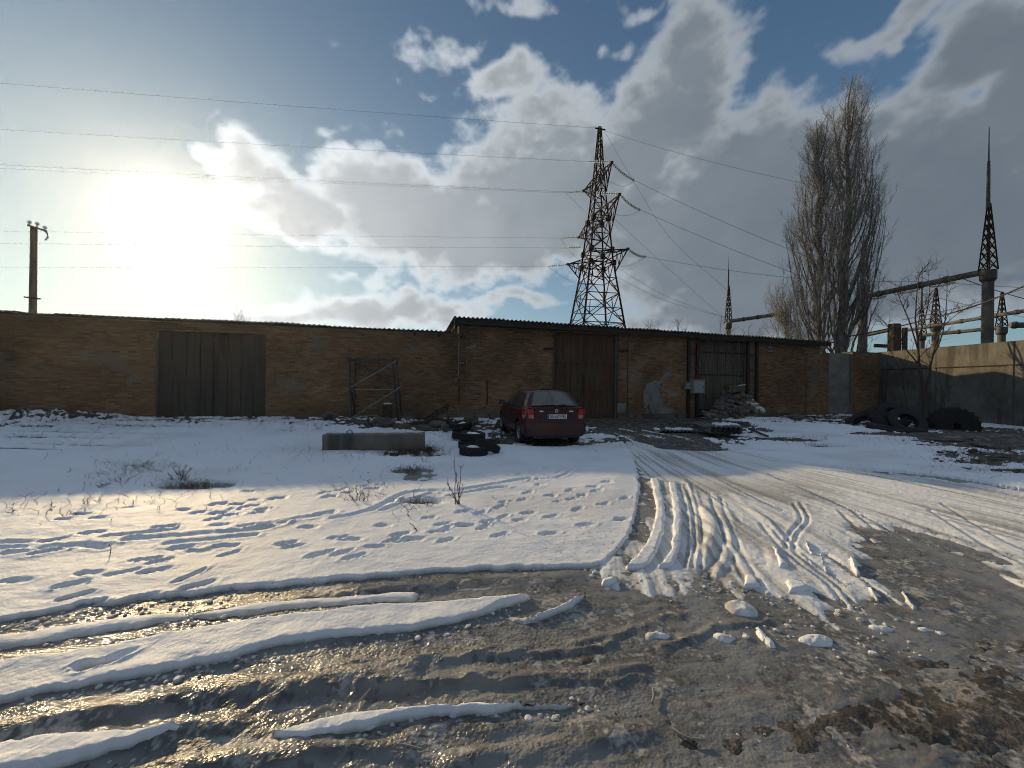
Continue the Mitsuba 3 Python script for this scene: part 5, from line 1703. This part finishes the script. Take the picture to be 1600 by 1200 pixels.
whole('snow_crumbs', cat(ms), 'snow_skin', 'loose crumbs of snow broken off along the rut edges', 'snow')
labels['snow_crumbs']['kind'] = 'stuff'
# a few twigs on the road
for i, (p0, p1, p2, lb) in enumerate([((588, 1062), (580, 1085), (560, 1108), 'thin curved twig frozen into the road at the bottom centre'), ((1018, 1110), (1021, 1098), (1020, 1086), 'short dark stick lying on the ice near the bottom'), ((1050, 1150), (1075, 1165), (1100, 1168), 'dark bent twig on the mud at the bottom right of centre'), ((595, 1180), (625, 1176), (660, 1184), 'twig half buried in slush at the bottom edge')]):
    g = [gpos(*q, -.015) for q in (p0, p1, p2)]
    whole('twig', tube(spline(g, 5), .006, 5), 'twig', lb, 'twig', None, True)

# ---------------------------------------------------------------- the transmission pylon and its lines
YC = 50.0
E1, E2 = unit([.18, -.98, 0]), unit([.98, .18, 0])        # along the arms (towards the yard), along the line
C0, C1 = A(931, 508, YC), A(937, 200, YC)
WIDTH = [(0, 7.7), (9.4, 5.3), (17.2, 3.1), (25, 1.64), (28.7, 1.06), (35.2, .30)]


def pyl(h, a, b):
    """A corner of the pylon's body at height h."""
    w = np.interp(h, *np.array(WIDTH).T) / 2
    t_ = (h - C0[2]) / (C1[2] - C0[2])
    c = C0 + (C1 - C0) * t_
    return np.array([c[0], c[1], h]) + E1 * w * a + E2 * w * b


def pylon():
    t = thing('transmission_pylon', 'tall rust red lattice power pylon rising behind the warehouse', 'pylon')
    hs_ = [0, 4.8, 9.4, 13.2, 17.2, 18.9, 21.0, 23.0, 25.0, 26.9, 28.7, 30.4, 32.0, 33.5, 35.2]
    co = [(1, 1), (1, -1), (-1, -1), (-1, 1)]
    for a, b in co:
        part(t, 'leg', cat([beam(pyl(h0, a, b), pyl(h1, a, b), .22 - .0035 * h0) for h0, h1 in zip(hs_[:-1], hs_[1:])]), 'tower_steel')
    ms = []
    for i in range(4):
        (a, b), (c, d) = co[i], co[(i + 1) % 4]
        for k, (h0, h1) in enumerate(zip(hs_[:-1], hs_[1:])):
            w = .09 if h0 < 20 else .07
            p00, p01, p10, p11 = pyl(h0, a, b), pyl(h0, c, d), pyl(h1, a, b), pyl(h1, c, d)
            ms.append(beam(p10, p11, w))
            ms += [beam(p00, p11, w), beam(p01, p10, w)]
            if h0 < 17:
                m0, m1, mm = (p00 + p10) / 2, (p01 + p11) / 2, (p00 + p11 + p01 + p10) / 4
                ms += [beam(m0, mm, .08), beam(m1, mm, .08), beam((p00 + mm) / 2, m0 * .5 + p00 * .5, .07), beam((p01 + mm) / 2, m1 * .5 + p01 * .5, .07), beam((p10 + p11) / 2, mm, .08)]
    for h in (9.4, 17.2, 23.0, 28.7):
        ms.append(beam(pyl(h, 1, 1), pyl(h, -1, -1), .08))
        ms.append(beam(pyl(h, 1, -1), pyl(h, -1, 1), .08))
    part(t, 'bracing', cat(ms), 'tower_steel', kind='stuff')
    for (px, py, Y), h, sg in (((956, 254, 46.6), 28.7, 1), ((968, 304, 43.5), 23.6, 1), ((981, 389, 47), 18.6, 1), ((912, 298, 53.4), 28.7, -1), ((904, 371, 56.5), 23.0, -1), ((887, 413, 53), 18.0, -1)):
        tip = A(px, py, Y)
        am = []
        for b in (1, -1):
            for hh in (tip[2] + .1, tip[2] - 2.4):
                r_ = pyl(hh, sg, b)
                am.append(beam(r_, tip, .115))
            for f_ in (.3, .6):
                u0 = pyl(tip[2] + .1, sg, b) * (1 - f_) + tip * f_
                l0 = pyl(tip[2] - 2.4, sg, b) * (1 - f_) + tip * f_
                am.append(beam(u0, l0, .07))
                am.append(beam(u0, pyl(tip[2] - 2.4, sg, b) * (1.3 - f_) + tip * (f_ - .3), .07))
        for f_ in (0, .35, .65):
            am.append(beam(pyl(tip[2] + .1, sg, 1) * (1 - f_) + tip * f_, pyl(tip[2] + .1, sg, -1) * (1 - f_) + tip * f_, .07))
        am.append(obox(tip, (.16, 0, 0), (0, .16, 0), (0, 0, .12)))
        part(t, 'cross_arm', cat(am), 'tower_steel')
    for h in (17.2, 18.9, 23.0):
        part(t, 'gusset', cat([obox(pyl(h, a, b), E1 * .25, E2 * .25, Z * .3) for a, b in co]), 'tower_steel')
    part(t, 'peak_bar', beam(A(930, 200, YC), A(946, 203, YC), .14), 'tower_steel')


pylon()


def insulator(p, q, label, n=9, r=.17, sag=.0):
    """A string of glass discs between two points."""
    t = thing('insulator_string', label, 'insulator')
    p, q = np.asarray(p, float), np.asarray(q, float)
    pts = np.array([p + (q - p) * f_ - Z * sag * 4 * f_ * (1 - f_) for f_ in np.linspace(0, 1, n + 2)])
    part(t, 'rod', tube(pts, .035, 5), 'dark_steel')
    ms = []
    for i in range(1, n + 1):
        az = unit(pts[i + 1] - pts[i - 1])
        ax = unit(np.cross(az, Z))
        ms.append(lathe([(.03, -.06), (r * .6, -.045), (r, .0), (r * .9, .03), (.03, .05)], 14, pts[i], ax, np.cross(az, ax), az))
    part(t, 'disc_stack', cat(ms), 'glass_disc', True)


def power_line(pts, label, r=.035, sag=0.0, n=26, name='power_line'):
    pts = np.asarray(pts, float)
    if len(pts) == 2:
        f_ = np.linspace(0, 1, n)[:, None]
        pts = pts[0] * (1 - f_) + pts[1] * f_ - Z * sag * 4 * f_ * (1 - f_)
    else:
        pts = spline(pts, 6)
    whole(name, tube(pts, r, 5), 'wire', label, 'cable', None, True)


LV = ['uppermost', 'second', 'third', 'fourth', 'fifth', 'lowest']
L_STR = [((955, 253), 46.4, (919, 252.5), 45.8, (-260, 186)), ((911, 298), 53.3, (884, 301.5), 53.2, (-260, 250)), ((966, 303), 43.4, (929, 301.5), 42.9, (-260, 243)), ((903, 370.5), 56.3, (876, 372), 56.0, (-260, 356)), ((908, 386), 50.0, (881, 387.5), 49.7, (-260, 376)), ((886, 413.5), 52.8, (857, 416), 52.5, (-260, 416))]
SN = ['bright glass insulator string left of the pylon at its highest arm', 'glass insulator string reaching left from the far arm just under the highest', 'bright glass insulator string crossing the pylon at its middle arm', 'upper glass insulator string of the close pair left of the pylon', 'lower glass insulator string of the close pair left of the pylon', 'lowest and leftmost glass insulator string of the pylon']
WN_ = ['high wire running left from the bright string at the top arm', 'wire running left from the string just under the highest', 'wire running left from the string crossing the pylon', 'upper of the close pair of wires running left past the sun', 'lower of the close pair of wires running left past the sun', 'lowest wire running left over the garage roof']
for ((a, Ya, b, Yb, e), l1, l2) in zip(L_STR, SN, WN_):
    p, q = A(*a, Ya), A(*b, Yb)
    insulator(p, q, l1)
    power_line([q, A(*e, Yb - 4)], l2, .012, .15)
power_line([A(931, 200, YC), A(-260, 108, YC - 6)], 'topmost ground wire running left from the tip of the pylon', .013, .2)
R_STR = [((957, 255), 46.6, (992, 282), 43.6, (1352, 436)), ((970, 305), 43.5, (1001, 328), 41.2, (1352, 466)), ((983, 390), 46.8, (1010, 401), 44.6, (1352, 444))]
for ((a, Ya, b, Yb, e), lv) in zip(R_STR, ('top', 'middle', 'bottom')):
    p, q = A(*a, Ya), A(*b, Yb)
    insulator(p, q, f'drooping insulator string on the right of the pylon at its {lv} arm', 12, .15, .25)
    power_line([q, A(*e, 33.4)], f'wire sloping down right from the {lv} arm of the pylon to the poplars', .016, .35)
power_line([A(945, 204, YC), A(1352, 306, 34)], 'topmost ground wire sloping down right from the tip of the pylon', .013, .5)
power_line([A(945, 206, YC), A(1000, 300, 50.5), A(1050, 375, 51), A(1138, 455, 52)], 'thin wire falling steeply from the pylon tip to the slender mast', .014)
power_line([A(953, 335, YC), A(1040, 416, 51), A(1128, 494, 52)], 'thin wire falling from the pylon middle to the left end of the far beam', .014)
power_line([A(958, 414, YC), A(1040, 462, 51), A(1136, 498, 52)], 'lowest thin wire falling from the pylon to the far beam', .014)
power_line([A(959, 430, YC), A(1040, 470, 51), A(1150, 500, 51.6)], 'second lowest thin wire falling from the pylon to the far beam', .014)
for a, b, c, Y, lb in (((992, 283), (973, 291), (950, 283), 45, 'jumper loop under the top right string'), ((1001, 329), (980, 337), (953, 334), 43, 'jumper loop under the middle right string'), ((1009, 402), (985, 414), (960, 418), 46, 'jumper loop under the bottom right string'),
                       ((884, 302), (897, 314), (913, 330), 53, 'jumper loop under the second highest left string'), ((876, 373), (890, 391), (902, 405), 54, 'jumper loop under the upper string of the close pair'), ((857, 417), (878, 432), (899, 443), 52.5, 'jumper loop under the lowest left string')):
    power_line([A(*a, Y), A(*b, Y), A(*c, Y)], lb, .016)

# ---------------------------------------------------------------- the substation beyond the wall


def column(px, Y, ytop, r, label, spire=None, rod=None, sw=.42):
    """A round concrete column, with a lattice spire and a lightning rod where it has them."""
    t = thing('substation_pole', label, 'pole')
    top = A(px, ytop, Y)
    part(t, 'shaft', lathe([(r * 1.06, -.2), (r, top[2]), (.001, top[2] + .01)], 20, (top[0], top[1], 0)), 'concrete', 40)
    if spire:
        part(t, 'collar', lathe([(r, -.75), (r * 1.45, -.55), (r * 1.45, .05), (r * .9, .08), (.001, .08)], 16, top), 'dark_steel', 30)
        hp = A(px, spire, Y)[2]
        q0, ms = top + Z * .08, []
        H_ = hp - q0[2]
        cs = [(1, 1), (1, -1), (-1, -1), (-1, 1)]
        cn_ = lambda f_, a, b: q0 + Z * H_ * f_ + np.array([a, b, 0]) * sw * (1 - f_ * .85)
        n_ = 7
        for i in range(4):
            (a, b), (c, d) = cs[i], cs[(i + 1) % 4]
            ms.append(beam(cn_(0, a, b), cn_(1, a, b), .07))
            for k in range(n_):
                ms += [beam(cn_(k / n_, a, b), cn_((k + 1) / n_, c, d), .045), beam(cn_(k / n_, c, d), cn_((k + 1) / n_, a, b), .045)]
        part(t, 'spire', cat(ms), 'tower_steel')
        if rod:
            p, q = A(px, spire, Y), A(px, rod, Y)
            q[:2] = p[:2]
            m = p * .45 + q * .55
            part(t, 'lightning_rod', tube([p - Z * .3, p, p * .6 + q * .4, m, m + Z * .01, q], [.11, .10, .085, .07, .045, .02], 7), 'dark_steel', 40)
    return t


column(1544, 26, 424, .275, 'thick concrete column with the tall lattice spire and long rod, at far right', 318, 198, .30)
column(1349, 33.2, 446, .31, 'thick concrete column standing against the right side of the poplars', 376, None, .28)
column(1138, 52, 506, .30, 'slender far column with a lattice spire and thin rod over the warehouse roof', 447, 400, .34)
column(1230, 48.5, 490, .25, 'plain far column left of the poplars holding the end of the far beam')
column(1462, 36, 506, .26, 'column with a short spire behind the young tree', 450, None, .26)
column(1440, 44, 523, .27, 'farther column with a thin rod, seen through the young tree', 478, 416, .28)
column(1565, 38, 512, .27, 'column with a short lattice spire right of the tall column', 456, None, .28)


def gantry_beam(a, Ya, b, Yb, r, label, rings=(), mat='concrete'):
    t = thing('gantry_crossbar', label, 'crossbar')
    p, q = A(*a, Ya), A(*b, Yb)
    part(t, 'tube', tube([p, q], r, 16), mat, 40)
    d = unit(q - p)
    for f_ in rings:
        part(t, 'clamp', tube([p + (q - p) * f_ - d * .10, p + (q - p) * f_ + d * .10], r * 1.28, 14), 'dark_steel', 40)
    return p, q


p, q = gantry_beam((1354, 463), 33, (1537, 425), 26.2, .21, 'long pale concrete beam from the poplars to the tall spired column', (.13, .52, .73))
for f_, lb in ((.10, 'left'), (.40, 'middle'), (.68, 'right')):
    c = p + (q - p) * f_
    d = unit(q - p)
    insulator(c + d * .7 - Z * .36 - np.array([.2, .3, 0]), c - d * .7 - Z * .30 - np.array([.2, .3, 0]), f'{lb} glass insulator string hanging along the long concrete beam', 8, .10, .08)
gantry_beam((1393, 520), 37, (1660, 476), 25.5, .14, 'dark lower beam carrying equipment that crosses behind the tall column', (.1, .3, .5, .62, .7, .8, .9), 'slate')
gantry_beam((1352, 524), 40, (1392, 515), 38, .19, 'short pale beam low between the poplars and the dark posts')
gantry_beam((1443, 524), 43.5, (1562, 512), 38, .19, 'low pale beam behind the young tree', (.5, .85))
gantry_beam((1578, 508), 30, (1640, 508), 29, .22, 'beam with a blunt round end at the right edge of the picture', (.12,))
gantry_beam((1141, 502), 51.8, (1229, 489), 48.5, .24, 'far beam between the slender spired column and the poplars', (.25, .5, .75))
gantry_beam((1366, 540), 30, (1392, 541), 29.6, .14, 'short dark beam just above the concrete wall', (), 'timber')
for px, Y, w, yt, lb in ((1397, 29, .50, 506, 'leftmost and thickest of the dark posts behind the concrete wall'), (1404, 29, .22, 507, 'thin dark post touching the thickest one'), (1414, 29.4, .22, 512, 'thin dark post standing apart right of the pair')):
    tp = A(px, yt, Y)
    whole('dark_post', beam([tp[0], tp[1], 0], tp, w, w, np.array([0, 1.0, 0])), 'timber', lb, 'post')
power_line([A(1320, 527, 30), A(1400, 511, 28), A(1480, 491, 25), A(1540, 472, 22), A(1640, 430, 19)], 'thick dark cable sagging from the right edge down to the poplars', .045)
power_line([A(1358, 430, 33), A(1420, 452, 31), A(1500, 474, 29), A(1620, 500, 27)], 'thin wire from the poplars down across the young tree to the right', .014)
power_line([A(1358, 440, 33), A(1450, 441, 36), A(1640, 452, 40)], 'thin level wire right of the poplars above the long beam', .020)
power_line([A(1500, 434, 27), A(1560, 455, 26), A(1640, 478, 25)], 'wire sloping from the long beam past the tall column', .025)
power_line([A(1410, 500, 28), A(1500, 480, 30), A(1640, 440, 34)], 'thin rising wire behind the tall column', .020)

# ---------------------------------------------------------------- wooden pole on the left
t = thing('utility_pole', 'single utility pole with a small crossarm behind the garage at far left', 'pole')
tp = A(53, 356, 17.6)
part(t, 'shaft', lathe([(.145, -.2), (.11, tp[2]), (.001, tp[2] + .01)], 14, (tp[0], tp[1], 0)), 'concrete', 40)
part(t, 'cross_arm', beam(A(44, 352, 17.4), A(72, 361, 17.4), .08), 'dark_steel')
for a in ((46, 350.5), (58, 353), (70, 359)):
    p = A(*a, 17.4)
    part(t, 'pin_insulator', lathe([(.03, -.05), (.03, .05), (.07, .06), (.075, .12), (.05, .16), (.001, .17)], 10, p), 'glass_disc', True)
p = A(73, 370, 17.4)
part(t, 'hook', tube([A(70, 361, 17.4), A(74, 365, 17.4), A(75, 371, 17.4), A(71, 375, 17.4)], .03, 5), 'dark_steel', True)
part(t, 'bracket', beam(A(38, 464, 17.4), A(63, 467, 17.4), .06), 'dark_steel')

# ---------------------------------------------------------------- the thin winter haze that glows under the sun
scene['haze_air'] = {'type': 'homogeneous', 'albedo': {'type': 'rgb', 'value': [.95, .95, .95]}, 'sigma_t': HAZE, 'phase': {'type': 'hg', 'g': .84}}
scene['haze'] = {'type': 'cube', 'to_world': T().translate([0, 27, 18]).scale([75, 60, 20]), 'bsdf': {'type': 'null'}, 'interior': {'type': 'ref', 'id': 'haze_air'}}
labels['haze'] = {'kind': 'stuff', 'label': 'thin winter haze over the yard'}
scene['camera']['medium'] = {'type': 'ref', 'id': 'haze_air'}
